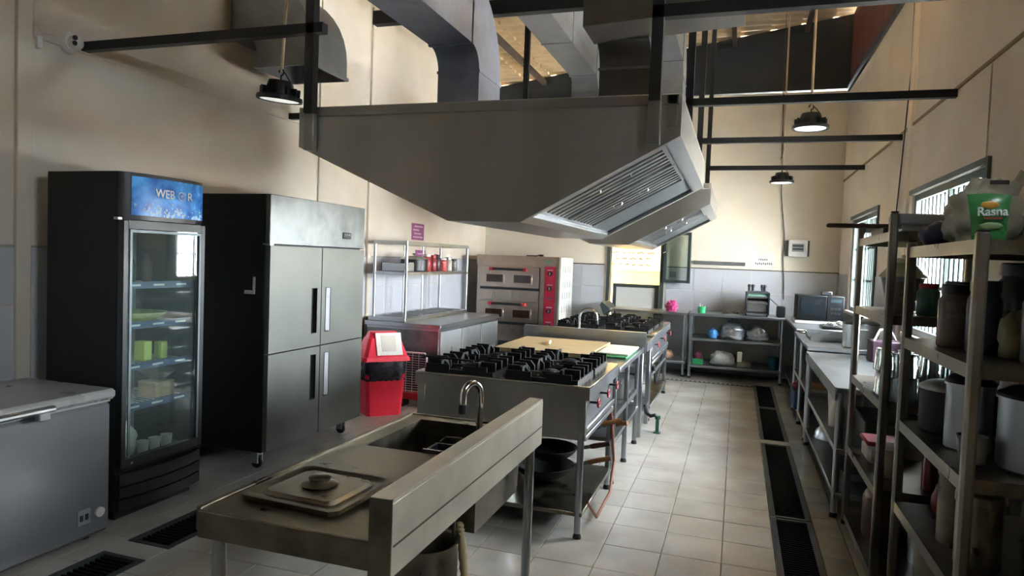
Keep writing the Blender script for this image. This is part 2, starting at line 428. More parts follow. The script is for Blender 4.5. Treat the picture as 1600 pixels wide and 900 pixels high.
for i, w_ in enumerate(WINS): window(i+1, *w_)
# serving opening in the back wall with frame, half shutter and opened casement
win = sgroup('window_5', (-1.47, YB, OZ0))
G().box(OX0, OX0+.05, YB-.03, YB+.12, OZ0, OZ1).build('frame_post', darkframe, win)
G().box(OX1-.06, OX1, YB-.03, YB+.12, OZ0, OZ1).build('frame_post', darkframe, win)
G().box(OX0+.05, OX1-.06, YB-.03, YB+.12, OZ1-.05, OZ1).build('frame_head', darkframe, win)
lf = G().box(OX0+.10, OX0+.15, YB+.02, YB+.06, OZ0, 1.24).box(OX1-.13, OX1-.07, YB+.02, YB+.06, OZ0, 1.24).box(OX0+.15, OX1-.13, YB+.02, YB+.06, 1.19, 1.24)
lf.build('half_leaf_frame', darkframe, win)
G().box(OX0+.15, OX1-.13, YB+.035, YB+.045, OZ0, 1.19).build('half_leaf_pane', thin_glass('frosted_pane', '#dfe6ea', .1, .75, '#e8ecee'), win)
ca = math.radians(-12)
cas = G().box(0, .04, -.02, .02, 1.29, 2.03).box(.36, .40, -.02, .02, 1.29, 2.03).box(.04, .36, -.02, .02, 1.29, 1.33).box(.04, .36, -.02, .02, 1.99, 2.03)
mt = Matrix.Translation((OX1-.01, YB-.05, 0)) @ Matrix.Rotation(ca, 4, 'Z')
cas.move(mt).build('casement_frame', darkframe, win)
G().box(.04, .36, -.004, .004, 1.33, 1.99).move(mt).build('casement_pane', glass_w, win)
G().tube([(OX1-.02, YB-.06, 1.72), (OX1+.02, YB-.09, 1.74)], .008, 6).build('casement_stay', chrome, win)
# yard wall beyond the opening
yw = struct(G().box(-4.6, 1.8, 12.3, 12.5, -.2, 2.9).build('wall_yard', plaster_y))
struct(G().box(-4.6, 1.8, 10.59, 12.5, 2.9, 3.0).box(-4.6, -4.5, 10.5, 12.3, -.2, 2.9).box(1.7, 1.8, 10.655, 12.3, -.2, 2.9).build('yard_light_block', plaster_y))  # unseen roof and end walls, added to darken the yard
wbd = thing('whiteboard', (-1.95, 12.28, 1.55), 'whiteboard with handwritten notes hung beyond the serving opening', 'whiteboard')
B('board', white_pl, wbd, -2.32, -1.12, 12.27, 12.298, 1.42, 2.30, r=.006)
B('board_frame', alum, wbd, -2.34, -1.10, 12.275, 12.3, 1.40, 1.42)
ink = M('marker_ink', '#5c4c46', .8)
rows = G()
for r_ in range(7):
    xx = -2.18+random.uniform(0, .1); z = 2.16-r_*.105
    while xx < -1.28-random.uniform(0, .25):
        wd = random.uniform(.05, .13); pts = [(xx+wd*t/6, 12.268, z+random.uniform(-.016, .016)) for t in range(7)]
        rows.tube(pts, .011, 4); xx += wd+.05
rows.build('handwriting', ink, wbd)['kind'] = 'stuff'
struct(G().box(-2.5, -.8, 12.27, 12.3, -.1, 1.12).build('trim_13', walltile))

# drain trenches: gratings are lift-out pieces
def grate(x0, x1, y0, y1, label):
    t = thing('drain_grate', ((x0+x1)/2, (y0+y1)/2, -.03), label, 'drain grate', 'floor drain gratings')
    G().box(x0, x0+.03, y0, y1, -.03, .002).box(x1-.03, x1, y0, y1, -.03, .002).box(x0+.03, x1-.03, y0, y0+.025, -.03, .001).box(x0+.03, x1-.03, y1-.025, y1, -.03, .001).build('grate_frame', M('grate_steel', '#3b3f40', .6, .2), t)
    g = G(); y = y0+.035
    while y < y1-.035: g.box(x0+.03, x1-.03, y, y+.009, -.028, -.006); y += .03
    g.build('grate_bars', M('grate_bars', '#0a0b0b', .85, 0, spec=.2), t)
segs = [(-1.5, .4, 'behind the camera'), (.42, 2.4, ''), (2.42, 4.53, 'black grating in the aisle trench beside the near shelves, in front'), (4.55, 6.43, 'black grating in the aisle trench just before the tile bridge'), (6.55, 8.08, 'black grating in the aisle trench just past the tile bridge'), (8.1, 9.58, 'farthest black grating in the aisle trench, by the back bench')]
for a, b, l in segs[2:]: grate(DR0+.004, DR1-.004, a, b, l)
tag(G().box(DR0-.004, DR1+.006, 6.435, 6.545, -.03, .006, r=.003).build('bridge_tile', floortile), 'pale tile strip bridging the long aisle drain', 'tile')
grate(LD0+.004, LD1-.004, 2.745, 3.29, 'black floor grating between the glass fridge and the sink')
grate(LD0+.004, LD1-.004, 1.2, 2.60, 'black floor grating in front of the chest freezer')
tag(G().box(LD0-.002, LD1+.002, 2.605, 2.74, -.03, .001, r=.003).build('bridge_tile', floortile), 'cream tile between the two left floor gratings', 'tile')
g = thing('slot_drain', (-.3, 9.45, 0), 'narrow dark slot drain across the floor before the back bench', 'drain grate')
B('channel', blackmatte, g, -.95, DR0-.006, 9.41, 9.49, -.005, .002)
sl = G(); x = -.94
while x < .22: sl.box(x, x+.03, 9.425, 9.475, .002, .005); x += .06
sl.build('slot_bars', grey_pl, g)

# ================================================================ extraction: hoods, ducts, hanging frames
HP = [(-2.34, 2.34), (-.28, 2.34), (-.28, 2.145), (-1.04, 1.734), (-1.43, 1.734), (-2.34, 2.125)]
def hood(y0, y1, label, nb, yf):
    t = thing('exhaust_hood', (-1.31, (y0+y1)/2, 1.734), label, 'exhaust hood', 'kitchen exhaust hoods')
    G().prism(HP, 'y', y0, y0+.02).build('end_panel', M('hood_end_steel', '#a9a7a2', .42, 1, var=.18, scale=2.5, rvar=.1, stretch=(1, 1, .25)) if y0 < 5 else steel_d, t)  # near end steel is lightened to make up for weak light on it
    G().prism(HP, 'y', y1-.02, y1).build('end_panel', steel_d, t)
    B('top_panel', steel_d, t, -2.34, -.28, y0+.02, y1-.02, 2.325, 2.34)
    B('side_panel', steel_d, t, -2.34, -2.325, y0+.02, y1-.02, 2.125, 2.325)
    B('side_panel', M('dark_duct_metal', '#6d6a65', .42, .85, var=.2, scale=5), t, -.295, -.28, y0+.02, y1-.02, 2.145, 2.325)  # darker metal on this side to tone down the window light
    # top lip
    B('top_rim', steel_d, t, -2.33, -.29, y0-.012, y0, 2.285, 2.335, r=.004)
    # bottom trough
    B('grease_trough', steel, t, -1.43, -1.04, y0+.02, y1-.02, 1.734, 1.75)
    # left slope (plain)
    G().prism([(-1.43, 1.734), (-1.43, 1.75), (-2.33, 2.14), (-2.34, 2.125)], 'y', y0+.02, y1-.02).build('slope_panel', steel_d, t)
    # right slope with recessed baffle filters. slope frame: u along slope (low->high), n inward (up)
    p0 = Vector((-1.04, 0, 1.734)); p1 = Vector((-.28, 0, 2.145)); U = (p1-p0); Ln = U.length; U.normalize(); Nn = Vector((-U.z, 0, U.x))
    def sl(u0, u1, n0, n1, a, b, name, mat, par=None):
        pts = [p0+U*u0+Nn*n0, p0+U*u1+Nn*n0, p0+U*u1+Nn*n1, p0+U*u0+Nn*n1]
        return G().prism([(p.x, p.z) for p in pts], 'y', a, b).build(name, mat, par or t)
    sl(Ln-.075, Ln, 0, .012, y0+.02, y1-.02, 'upper_flange', steel)
    sl(0, .06, 0, .012, y0+.02, y1-.02, 'lower_flange', steel)
    sl(.06, Ln-.075, 0, .012, y0+.02, y0+.05, 'edge_flange', steel)
    sl(.06, Ln-.075, 0, .012, y1-.05, y1-.02, 'edge_flange', steel)
    sl(0, Ln, .085, .095, y0+.02, y1-.02, 'back_sheet', steel_d)
    sl(.06, .07, .012, .085, y0+.02, y1-.02, 'recess_wall', steel); sl(Ln-.085, Ln-.075, .012, .085, y0+.02, y1-.02, 'recess_wall', steel)
    sl(.07, Ln-.085, .03, .04, yf, y1-.05, 'blank_panel', M('hood_blank_panel', '#6f767a', .45, 1))
    ya = y0+.055; half = (yf-ya)/2
    for q in range(2):
        a = ya+q*half; b = a+half-.012
        fr = sl(.072, .09, .022, .05, a, b, 'filter', steel)
        sl(Ln-.105, Ln-.087, .022, .05, a, b, 'filter_rail', steel, fr)
        sl(.09, Ln-.105, .02, .05, a, a+.018, 'filter_rail', steel, fr); sl(.09, Ln-.105, .02, .05, b-.018, b, 'filter_rail', steel, fr)
        w = (b-a-.036)/nb
        for k in range(nb):
            c = a+.018+k*w
            sl(.09, Ln-.105, .026+.008*(k % 2), .034+.008*(k % 2), c+w*.14, c+w*.86, 'baffle', alum if k % 2 else steel, fr)
        for u in (.32, .5):
            m_ = p0+U*u+Nn*.012; G().tube([(m_.x, a+half*.45, m_.z+.012), (m_.x, a+half*.45, m_.z-.004), (m_.x+.05, a+half*.45, m_.z+.022), (m_.x+.05, a+half*.45, m_.z+.036)], .004, 6).build('filter_handle', chrome, fr)
    return t
hood(3.25, 5.42, 'large steel exhaust hood nearest the camera, above the near stove', 14, 4.72)
hood(6.80, 8.85, 'farther steel exhaust hood, above the second stove', 11, 8.0)

def duct(label, x0, x1, yfront, dep, zbot, h, yend, ztop, mat, cat='duct'):
    """drop on a hood, elbow, then a level run towards -y"""
    r = .13; c = (x0+x1)/2; hw = (x1-x0)/2
    t = thing('air_duct', (c, yfront+dep/2, ztop), label, cat, 'ventilation ducts')
    yc, zc = yfront-r, zbot-r
    n = 8
    G().sweep([(c, yfront+dep/2, ztop), (c, yfront+dep/2, zc)], 'x', hw, dep/2).build('drop', mat, t)
    pts = []
    for i in range(n+1):
        a = (PI/2)*i/n; rr = r+(dep/2)*math.cos(a)+(h/2)*math.sin(a)
        pts.append((c, yc+rr*math.cos(a), zc+rr*math.sin(a)))
    # elbow with section going from dep to h
    v = []; f = []
    for i in range(n+1):
        a = (PI/2)*i/n; ro = r+dep*math.cos(a)**2+h*math.sin(a)**2
        for xx, R in ((x1, r), (x1, ro), (x0, ro), (x0, r)): v.append((xx, yc+R*math.cos(a), zc+R*math.sin(a)))
    f = [(i*4+k, i*4+(k+1) % 4, i*4+4+(k+1) % 4, i*4+4+k) for i in range(n) for k in range(4)]
    G().add(v, f).build('elbow', mat, t)
    seg = yc; k = 0
    while seg > yend+.01:
        s2 = max(yend, seg-1.15)
        G().box(x0, x1, s2+.002, seg-.002, zbot, zbot+h).build('run_section', mat, t)
        G().box(x0-.008, x1+.008, seg-.012, seg+.012, zbot-.008, zbot+h+.008).build('joint_flange', mat, t)
        seg = s2; k += 1
    G().box(x0-.006, x1+.006, yfront-.006, yfront+dep+.006, zc-.012, zc+.004).build('joint_flange', mat, t)
    G().box(x0-.02, x1+.02, yfront-.02, yfront+dep+.02, ztop, ztop+.012).build('base_flange', mat, t)
    return t
duct('near left rectangular duct bending down into the first hood', -1.905, -1.62, 4.1, .40, 2.87, .42, -1.5, 2.341, galv)
duct('far left rectangular duct bending down onto the second hood', -1.90, -1.60, 7.72, .36, 3.63, .42, 3.0, 2.341, galv_d)
duct('far right rectangular duct dropping onto the second hood', -.93, -.635, 7.35, .38, 3.63, .40, 4.9, 2.341, galv_d)
galv_g = M('dark_duct_metal', '#6d6a65', .42, .85, var=.2, scale=5)  # darker metal than the other ducts
# transverse plenum with drop on the right of the first hood
t = thing('air_duct', (-.7, 4.2, 2.341), 'wide crosswise duct box dropping onto the right of the first hood', 'duct', 'ventilation ducts')
v = [(-.885, 3.78, 2.855), (-.03, 3.78, 2.905), (-.03, 4.10, 2.905), (-.885, 4.10, 2.855), (-.885, 3.78, 3.42), (-.03, 3.78, 3.42), (-.03, 4.10, 3.42), (-.885, 4.10, 3.42)]
G().add(v, [(0, 1, 2, 3), (4, 5, 6, 7), (0, 1, 5, 4), (2, 3, 7, 6), (0, 3, 7, 4), (1, 2, 6, 5)]).build('plenum_box', galv_g, t)
v = []; n = 8; r = .13; yc, zc = 4.19-r, 2.862-r
for i in range(n+1):
    a = (PI/2)*i/n
    for xx, R in ((-.555, r), (-.555, r+.36), (-.865, r+.36), (-.865, r)): v.append((xx, yc+R*math.cos(a), zc+R*math.sin(a)))
G().add(v, [(i*4+k, i*4+(k+1) % 4, i*4+4+(k+1) % 4, i*4+4+k) for i in range(n) for k in range(4)]).build('elbow', galv_g, t)
B('drop', galv_g, t, -.865, -.555, 4.19, 4.55, 2.341, zc)
B('joint_flange', galv_d, t, -.872, -.548, 4.183, 4.557, zc-.01, zc+.006)
B('stack', galv_d, t, -.40, -.03, 3.78, 4.10, 3.42, 4.7)
for xx, yy_ in ((-.78, 3.84), (-.62, 3.92), (-.35, 3.9), (-.15, 3.88)): G().cyl((xx, yy_, 2.862+(xx+.885)*.058-.004), (xx, yy_, 2.87+(xx+.885)*.058), .008, 8).build('bolt_head', chrome, t)
# open elbow coming out of the left wall
t = thing('air_duct', (-3.4, 4.75, 2.97), 'open ended duct elbow coming out of the left wall', 'duct', 'ventilation ducts')
pts = [(-3.9, 4.75, 3.45), (-3.75, 4.75, 3.45)]+[(-3.75+.35*math.sin(a), 4.75, 3.10+.35*math.cos(a)) for a in [PI/2*i/9 for i in range(1, 10)]]+[(-3.40, 4.75, 2.97)]
G().sweep(pts, 'y', .25, .25, caps=(False, False)).build('elbow', galv_d, t)
G().box(-3.665, -3.645, 4.49, 5.01, 2.965, 2.99).box(-3.155, -3.135, 4.49, 5.01, 2.965, 2.99).box(-3.645, -3.155, 4.49, 4.505, 2.965, 2.99).box(-3.645, -3.155, 4.995, 5.01, 2.965, 2.99).build('outlet_flange', galv_d, t)

def frame(y, label, xl, xr, lbar=True, rbar=True, beam=None, zlow=2.341):
    t = thing('hanging_frame', (-1.3, y, 2.7), label, 'steel frame', 'black steel frames hanging the hoods')
    s_ = .026
    for x in (xl, xr):
        B('hanger_post', black, t, x-s_, x+s_, y-s_, y+s_, zlow, roofz(x)-.03)
    if lbar: B('wall_bar', black, t, XL, xl+.08, y-s_, y+s_, 2.725, 2.778)
    if rbar: B('wall_bar', black, t, xr-s_, XR, y-s_, y+s_, 2.725, 2.778)
    if beam: B('top_beam', black, t, beam[0], beam[1], y-.04, y+.04, 3.50, 3.612)
    return t
f1 = frame(3.22, 'black frame hanging the near edge of the first hood', -2.25, -.40, True, False, None, 2.30)
B('wall_bar', black, f1, -.426, XR, 3.194, 3.246, 2.672, 2.728)
for x in (-2.25, -.40): B('hood_bracket', steel_d, f1, x-.03, x+.03, 3.205, 3.248, 2.10, 2.30, r=.004)
pl = B('rating_plate', steel_d, f1, -.345, -.30, 3.238, 3.248, 2.19, 2.33)
frame(5.26, 'black frame with top beam behind the first hood', -2.25, -.40, True, True, (-3.05, XR))
frame(6.88, 'black frame hanging the near edge of the second hood', -2.19, -.41, True, True)
frame(8.78, 'black frame hanging the far edge of the second hood', -2.19, -.41, True, True)

def lamp(x, y, zb, label, tilt=0):
    t = thing('high_bay_lamp', (x, y, zb), label, 'ceiling lamp', 'round high bay lamps')
    B_ = .145
    G().lathe([(0, .012), (.125, .012), (.125, .004), (B_, 0), (B_+.004, .012), (B_, .03), (.10, .04), (.0, .042)], (x, y, zb), 28).build('lamp_disc', black, t)
    G().lathe([(0, .004), (.122, .004), (.122, .010), (0, .010)], (x, y, zb), 28).build('diffuser', M('lamp_diffuser', '#eef2ee', .4, emit=.07), t)
    G().lathe([(.09, .04), (.085, .10), (.075, .13), (0, .135)], (x, y, zb), 20).build('driver_housing', black, t)
    for k in range(12):
        a = 2*PI*k/12; G().box(.07, .128, -.004, .004, .035, .085).move(Matrix.Translation((x, y, zb)) @ Matrix.Rotation(a, 4, 'Z')).build('cooling_fin', black, t)
    G().tube([(x, y, zb+.13), (x, y, zb+.165)]+[(x+.018*math.sin(a), y, zb+.185-.02*math.cos(a)) for a in (0, .8, 1.6, 2.4, 3.14, 4, 4.8)], .006, 6).build('hook', black, t)
    G().cyl((x, y, zb+.19), (x-.01, y, roofz(x)-.02), .011, 8).build('conduit', M('cream_conduit', '#b9a68a', .5), t)
    G().tube([(x, y, zb+.20), (x+.03, y, zb+.18), (x+.07, y, zb+.13), (x+.075, y, zb+.09)], .004, 6).build('cord', black, t)
    return t
l1 = lamp(-2.93, 3.85, 2.535, 'black round lamp hanging at the left, below the duct elbow'); l1.rotation_euler = (.05, .1, 0)
lamp(.52, 6.3, 2.735, 'nearer round lamp hanging over the aisle on the right')
lamp(.47, 9.3, 2.63, 'small far round lamp hanging before the back wall')
# wires
tag(G().tube([(.40, 8.85, roofz(.4)-.05), (.41, 8.85, 3.6), (.43, 8.85, 3.2), (.45, 8.85, 2.98), (.42, 8.84, 2.86)], .004, 5).build('loose_wire', black), 'thin loose wire dangling from the roof near the back wall', 'wire')
tag(G().tube([(.49, YB-.03, 4.4), (.50, YB-.02, 3.4), (.53, YB-.02, 2.6), (.60, YB-.025, 2.0), (.59, YB-.025, 1.75), (.62, YB-.025, 1.4), (.63, YB-.03, 1.12)], .006, 5).build('wall_cable', dark_pl), 'long black cable running down the back wall past the fuse box', 'cable')
tag(G().tube([(XR-.01, 6.66, 4.0), (XR-.012, 6.62, 3.3), (XR-.012, 6.72, 2.8), (XR-.012, 6.9, 2.0), (XR-.012, 7.0, 1.6)], .006, 5).build('wall_cable', dark_pl), 'dark cable running down the right wall beside the pilaster', 'cable')

# cctv camera on the left wall
t = thing('security_camera', (XL, 3.118, 2.75), 'white dome security camera high on the left wall', 'camera')
G().lathe([(.0, 0), (.062, 0), (.066, .02), (.06, .035), (.05, .045), (0, .048)], (0, 0, 0), 24).move(Matrix.Translation((XL, 3.118, 2.75)) @ Matrix.Rotation(PI/2, 4, 'Y')).build('mount_ring', white_pl, t)
G().blob((0, 0, 0), .045, .045, .045, 0, 0, 20, 12, flat=False).move(Matrix.Translation((XL+.055, 3.125, 2.748))).build('eyeball', white_pl, t)
G().cyl((XL+.082, 3.103, 2.767), (XL+.10, 3.088, 2.767), .014, 12).build('lens', dark_pl, t)
G().cyl((XL+.084, 3.10, 2.735), (XL+.10, 3.087, 2.735), .013, 12).build('lens', dark_pl, t)
t = thing('cable_box', (XL, 2.93, 2.71), 'small white cable box with wire beside the dome camera', 'junction box')
G().tube([(XL+.012, 3.06, 2.75), (XL+.015, 3.01, 2.76), (XL+.015, 2.95, 2.75), (XL+.015, 2.90, 2.80), (XL+.015, 2.89, 3.1), (XL+.015, 2.89, 4.0)], .006, 6).build('wire', M('cream_wire', '#c9bda4', .6), t)
B('box', white_pl, t, XL, XL+.03, 2.915, 2.945, 2.66, 2.73, r=.006)

# ================================================================ cold storage along the left wall
t = thing('chest_freezer', (-3.44, 2.0, 0), 'white chest freezer at the left edge, lid closed', 'freezer')
B('body', M('freezer_grey', '#6d6e70', .22, var=.06, rvar=.06), t, -3.75, -3.135, 1.25, 2.785, .02, .715, r=.02)
B('lid', M('freezer_lid', '#8d8d8a', .3, var=.02), t, -3.77, -3.11, 1.24, 2.795, .728, .785, r=.018)
B('seal', grey_pl, t, -3.74, -3.14, 1.26, 2.775, .714, .729)
h = G().box(-3.12, -3.075, 2.10, 2.43, .735, .765, r=.01).build('handle', alum, t)
G().box(-3.115, -3.08, 2.34, 2.40, .70, .738, r=.006).build('lock', grey_pl, h)
c = B('control_plate', grey_pl, t, -3.138, -3.13, 2.585, 2.66, .10, .18, r=.003)
for y in (2.605, 2.635): B('switch', dark_pl, c, -3.131, -3.126, y-.008, y+.008, .125, .155)
G().cyl((-3.14, 2.71, .14), (-3.122, 2.71, .14), .026, 16).build('dial', white_pl, t)
for y in (1.35, 2.68): G().cyl((-3.2, y, 0), (-3.2, y, .022), .025, 10).build('foot', rubber, t); G().cyl((-3.68, y, 0), (-3.68, y, .022), .025, 10).build('foot', rubber, t)

FX0, FX1, FY0, FY1 = -3.75, -3.17, 2.885, 3.50
t = thing('display_fridge', (-3.46, 3.19, 0), 'tall black glass-door drinks fridge with blue icy header sign', 'fridge')
B('side_panel', blackmatte, t, FX0, FX1-.06, FY0, FY0+.03, .06, 1.95, r=.004); B('side_panel', blackmatte, t, FX0, FX1-.06, FY1-.03, FY1, .06, 1.95, r=.004)
B('back_panel', M('fridge_liner', '#c4cdcc', .4), t, FX0, FX0+.03, FY0+.03, FY1-.03, .06, 1.95)
B('top_panel', blackmatte, t, FX0+.03, FX1-.06, FY0+.03, FY1-.03, 1.66, 1.95)
B('floor_panel', blackmatte, t, FX0+.03, FX1-.06, FY0+.03, FY1-.03, .06, .31)
hd = [(FY0, -3.235), (FY0+.03, -3.20), (FY0+.14, -3.168), (FY0+.31, -3.155), (FY1-.14, -3.168), (FY1-.03, -3.20), (FY1, -3.235)]
G().prism([(x, y) for y, x in hd], 'z', 1.69, 1.95).build('header', dark_pl, t)
def icefn():
    m = M('header_print', '#4aa2ea', .25, var=.4, scale=14, tint='#1c58b8')
    return m
hp = [(FY0+.05, -3.187), (FY0+.14, -3.1625), (FY0+.31, -3.1495), (FY1-.14, -3.1625), (FY1-.035, -3.189)]
v = []
for y, x in hp:
    v += [(x, y, 1.715), (x, y, 1.93)]
hdr = G().add(v, [(i*2, i*2+2, i*2+3, i*2+1) for i in range(4)]).build('header_sign', icefn(), t)
ice = G()
for k in range(70):
    y = random.uniform(FY0+.07, FY1-.06); z = 1.72+abs(random.gauss(0, .03)); s_ = random.uniform(.006, .014)
    i = 0
    while not (hp[i][0] <= y <= hp[i+1][0]): i += 1
    a = (y-hp[i][0])/(hp[i+1][0]-hp[i][0]); x = hp[i][1]*(1-a)+hp[i+1][1]*a+.0025
    an = random.uniform(0, 1.5); ice.add([(x, y+s_*math.cos(an+q*PI/2), z+s_*math.sin(an+q*PI/2)) for q in range(4)], [(0, 1, 2, 3)])
ice.build('ice_print', M('ice_print', '#8fc4ea', .3, var=.3, scale=60), hdr)['kind'] = 'stuff'
wt = M('print_white', '#dfe8ee', .4)
text('lettering', 'WEB', .07, wt, hdr, (-3.147, 3.13, 1.845), (PI/2, 0, PI/2+.06))
text('lettering', 'R', .07, wt, hdr, (-3.149, 3.318, 1.845), (PI/2, 0, PI/2-.09))
G().tube([(-3.146, 3.248+.023*math.cos(a), 1.845+.023*math.sin(a)) for a in [2*PI*i/14 for i in range(15)]], .0035, 6).build('emblem_ring', wt, hdr)
for q in range(3):
    a = q*PI/3; G().tube([(-3.145, 3.252+.012*math.cos(a), 1.845+.012*math.sin(a)), (-3.145, 3.252-.012*math.cos(a), 1.845-.012*math.sin(a))], .002, 4).build('emblem_spoke', wt, hdr)
# door
d = G().box(-3.232, -3.19, FY0+.005, FY0+.04, .30, 1.685, r=.004).box(-3.232, -3.19, FY1-.04, FY1-.005, .30, 1.685, r=.004).box(-3.232, -3.19, FY0+.04, FY1-.04, .30, .35).box(-3.232, -3.19, FY0+.04, FY1-.04, 1.64, 1.685).build('door', dark_pl, t)
G().box(-3.192, -3.184, FY0+.045, FY0+.06, .355, 1.635).box(-3.192, -3.184, FY1-.06, FY1-.045, .355, 1.635).box(-3.192, -3.184, FY0+.06, FY1-.06, 1.62, 1.635).build('door_trim', M('dull_trim', '#6d7679', .5, .5), d)
G().box(-3.214, -3.208, FY0+.04, FY1-.04, .35, 1.64).build('door_pane', glass_f, d)
G().box(-3.25, -3.215, FY0-.008, FY0+.02, 1.685, 1.70, r=.003).build('hinge', alum, d)
G().cyl((-3.19, FY0+.075, .325), (-3.184, FY0+.075, .325), .009, 10).build('lock', chrome, d)
for k, (z0, z1) in enumerate(((.065, .125), (.135, .195), (.205, .27))):
    G().prism([(FX1-.06, FY0), (-3.20, FY0+.01), (-3.168, FY0+.14), (-3.158, FY0+.31), (-3.168, FY1-.14), (-3.20, FY1-.01), (FX1-.06, FY1)], 'z', z0, z1).build('base_grille', dark_pl, t)
G().box(FX0+.05, FX1-.09, FY0+.03, FY1-.03, 0, .06).build('plinth', blackmatte, t)
SZ = (.62, .85, 1.09, 1.32)
for z in SZ:
    w = G()
    for k in range(14):
        y = FY0+.05+k*(FY1-FY0-.1)/13; w.tube([(-3.70, y, z), (-3.26, y, z)], .003, 4)
    for x in (-3.69, -3.48, -3.27): w.tube([(x, FY0+.035, z-.004), (x, FY1-.035, z-.004)], .004, 4)
    s_ = w.build('wire_shelf', M('white_wire', '#c8ccca', .4), t)
    st = G().box(-3.258, -3.25, FY0+.035, FY1-.035, z-.02, z+.02).build('price_strip', M('strip_blue', '#33487a', .4), s_)
    for k in range(3): G().box(-3.25, -3.248, FY0+.1+k*.17, FY0+.18+k*.17, z-.005, z+.006).build('strip_print', wt, s_)
G().box(-3.262, -3.25, FY0+.033, FY0+.043, .40, 1.60).build('added_glow_strip', M('added_glow_strip', '#e8f2f4', .4, emit=2), t)  # unseen glowing strip, added to brighten the inside of the fridge
# food kept in the glass fridge
def simple(name, g, mat, label, cat, group=None): return tag(g.build(name, mat), label, cat, group)
grp = 'food inside the glass fridge'
simple('food_tray', G().lathe([(0, 0), (.10, 0), (.17, .05), (.175, .055), (.16, .05), (.1, .012), (0, .012)], (-3.45, 3.22, SZ[2]+.004), 20), M('pale_green_food', '#c9cf86', .5, var=.3, scale=30), 'pale green tray on the middle shelf of the glass fridge', 'tray', grp)
simple('food_carton', G().box(-3.44, -3.36, 3.20, 3.26, SZ[1]+.004, SZ[1]+.12, r=.004), M('lime_carton', '#c8d46a', .5), 'lime yellow carton on the third shelf of the glass fridge', 'carton', grp)
simple('food_carton', G().box(-3.42, -3.36, 3.33, 3.38, SZ[1]+.004, SZ[1]+.11, r=.004), M('lime_carton', '#c8d46a', .5), 'smaller lime carton at the right of the fridge shelf', 'carton', grp)
simple('food_carton', G().box(-3.46, -3.32, 3.25, 3.40, SZ[0]+.004, SZ[0]+.10, r=.004), M('tan_carton', '#b79a76', .6), 'tan box on the lowest wire shelf of the glass fridge', 'carton', grp)
simple('food_tub', G().lathe([(0, 0), (.05, 0), (.06, .09), (.062, .1), (0, .102)], (-3.36, 3.0, SZ[0]+.004), 16), M('orange_white_tub', '#c9a58a', .5, var=.4, scale=30), 'small round tub at the left of the lowest fridge shelf', 'tub', grp)
simple('food_bag', G().blob((-3.36, 3.02, .312), .10, .09, .13, 4, .15), M('white_bag', '#c8c4ba', .5, bump=.2), 'white knotted bag on the floor of the glass fridge', 'bag', grp)
simple('red_packet', G().box(-3.42, -3.34, 2.95, 3.0, SZ[2]+.004, SZ[2]+.12, r=.01), M('red_packet', '#a8422c', .5), 'red packet at the left on the middle fridge shelf', 'packet', grp)
simple('steel_bowl', G().lathe([(0, 0), (.05, 0), (.11, .05), (.115, .052), (.10, .045), (.04, .006), (0, .006)], (-3.42, 3.36, SZ[0]+.10+.006), 18), steel, 'steel bowl on the tan box in the glass fridge', 'bowl', grp)
for k in range(3): simple('yogurt_cup', G().lathe([(0, 0), (.028, 0), (.034, .07), (.036, .074), (0, .075)], (-3.32, 3.16+k*.09, .312), 14), white_pl, ['left', 'middle', 'right'][k]+' of three white cups standing on the glass fridge floor', 'cup', grp)
for k in range(4): simple('drink_bottle', G().lathe([(0, 0), (.03, 0), (.032, .1), (.028, .13), (.012, .16), (.012, .18), (0, .182)], (-3.52+.02*(k % 2), 2.99+k*.12, SZ[3]+.006), 14), M('bottle_dark%d' % (k % 2), ('#4a5a52', '#6a5040')[k % 2], .2), ['leftmost', 'second', 'third', 'rightmost'][k]+' of four dark bottles on the top fridge shelf', 'bottle', grp)

t = thing('upright_fridge', (-3.45, 4.57, 0), 'tall steel four-door upright fridge on castors', 'fridge')
B('body', M('fridge_body_dark', '#2a2c2d', .5, .6), t, -3.85, -3.095, 3.95, 5.20, .13, 1.935, r=.006)
B('top_fascia', steel_s, t, -3.095, -3.06, 3.95, 5.20, 1.59, 1.935, r=.004)
ct = B('controller', dark_pl, t, -3.062, -3.052, 4.86, 4.98, 1.665, 1.715, r=.003)
for k in range(3): B('display_digit', grey_pl, ct, -3.053, -3.050, 4.88+k*.03, 4.90+k*.03, 1.69, 1.705)
for y0, y1, hs in ((3.955, 4.57, 1), (4.58, 5.195, -1)):
    for z0, z1 in ((.83, 1.58), (.14, .82)):
        d = G()
        hy0, hy1 = (y1-.115, y1-.055) if hs > 0 else (y0+.055, y0+.115)
        hz0, hz1 = (z0+.10, z0+.44) if z0 > .5 else (z1-.40, z1-.06)
        xf, xb = -3.055, -3.092
        d.box(xb, xf, y0, hy0, z0, z1).box(xb, xf, hy1, y1, z0, z1).box(xb, xf, hy0, hy1, z0, hz0).box(xb, xf, hy0, hy1, hz1, z1)
        dd = d.build('door', steel_f, t)
        B('handle_recess', dark_pl if hs > 0 else white_en, dd, -3.092, -3.085, hy0, hy1, hz0, hz1)
        fr = G().box(xf-.01, xf+.003, hy0-.004, hy0, hz0-.004, hz1+.004).box(xf-.01, xf+.003, hy1, hy1+.004, hz0-.004, hz1+.004).box(xf-.01, xf+.003, hy0, hy1, hz0-.004, hz0).box(xf-.01, xf+.003, hy0, hy1, hz1, hz1+.004).build('handle_rim', dark_pl, dd)
        if hs < 0: G().prism([(xb+.004, hy1), (xf, hy1), (xb+.004, hy0)], 'z', hz0, hz1).build('handle_lip', white_en, dd)
B('seam', blackmatte, t, -3.096, -3.09, 3.955, 5.195, .82, .83)
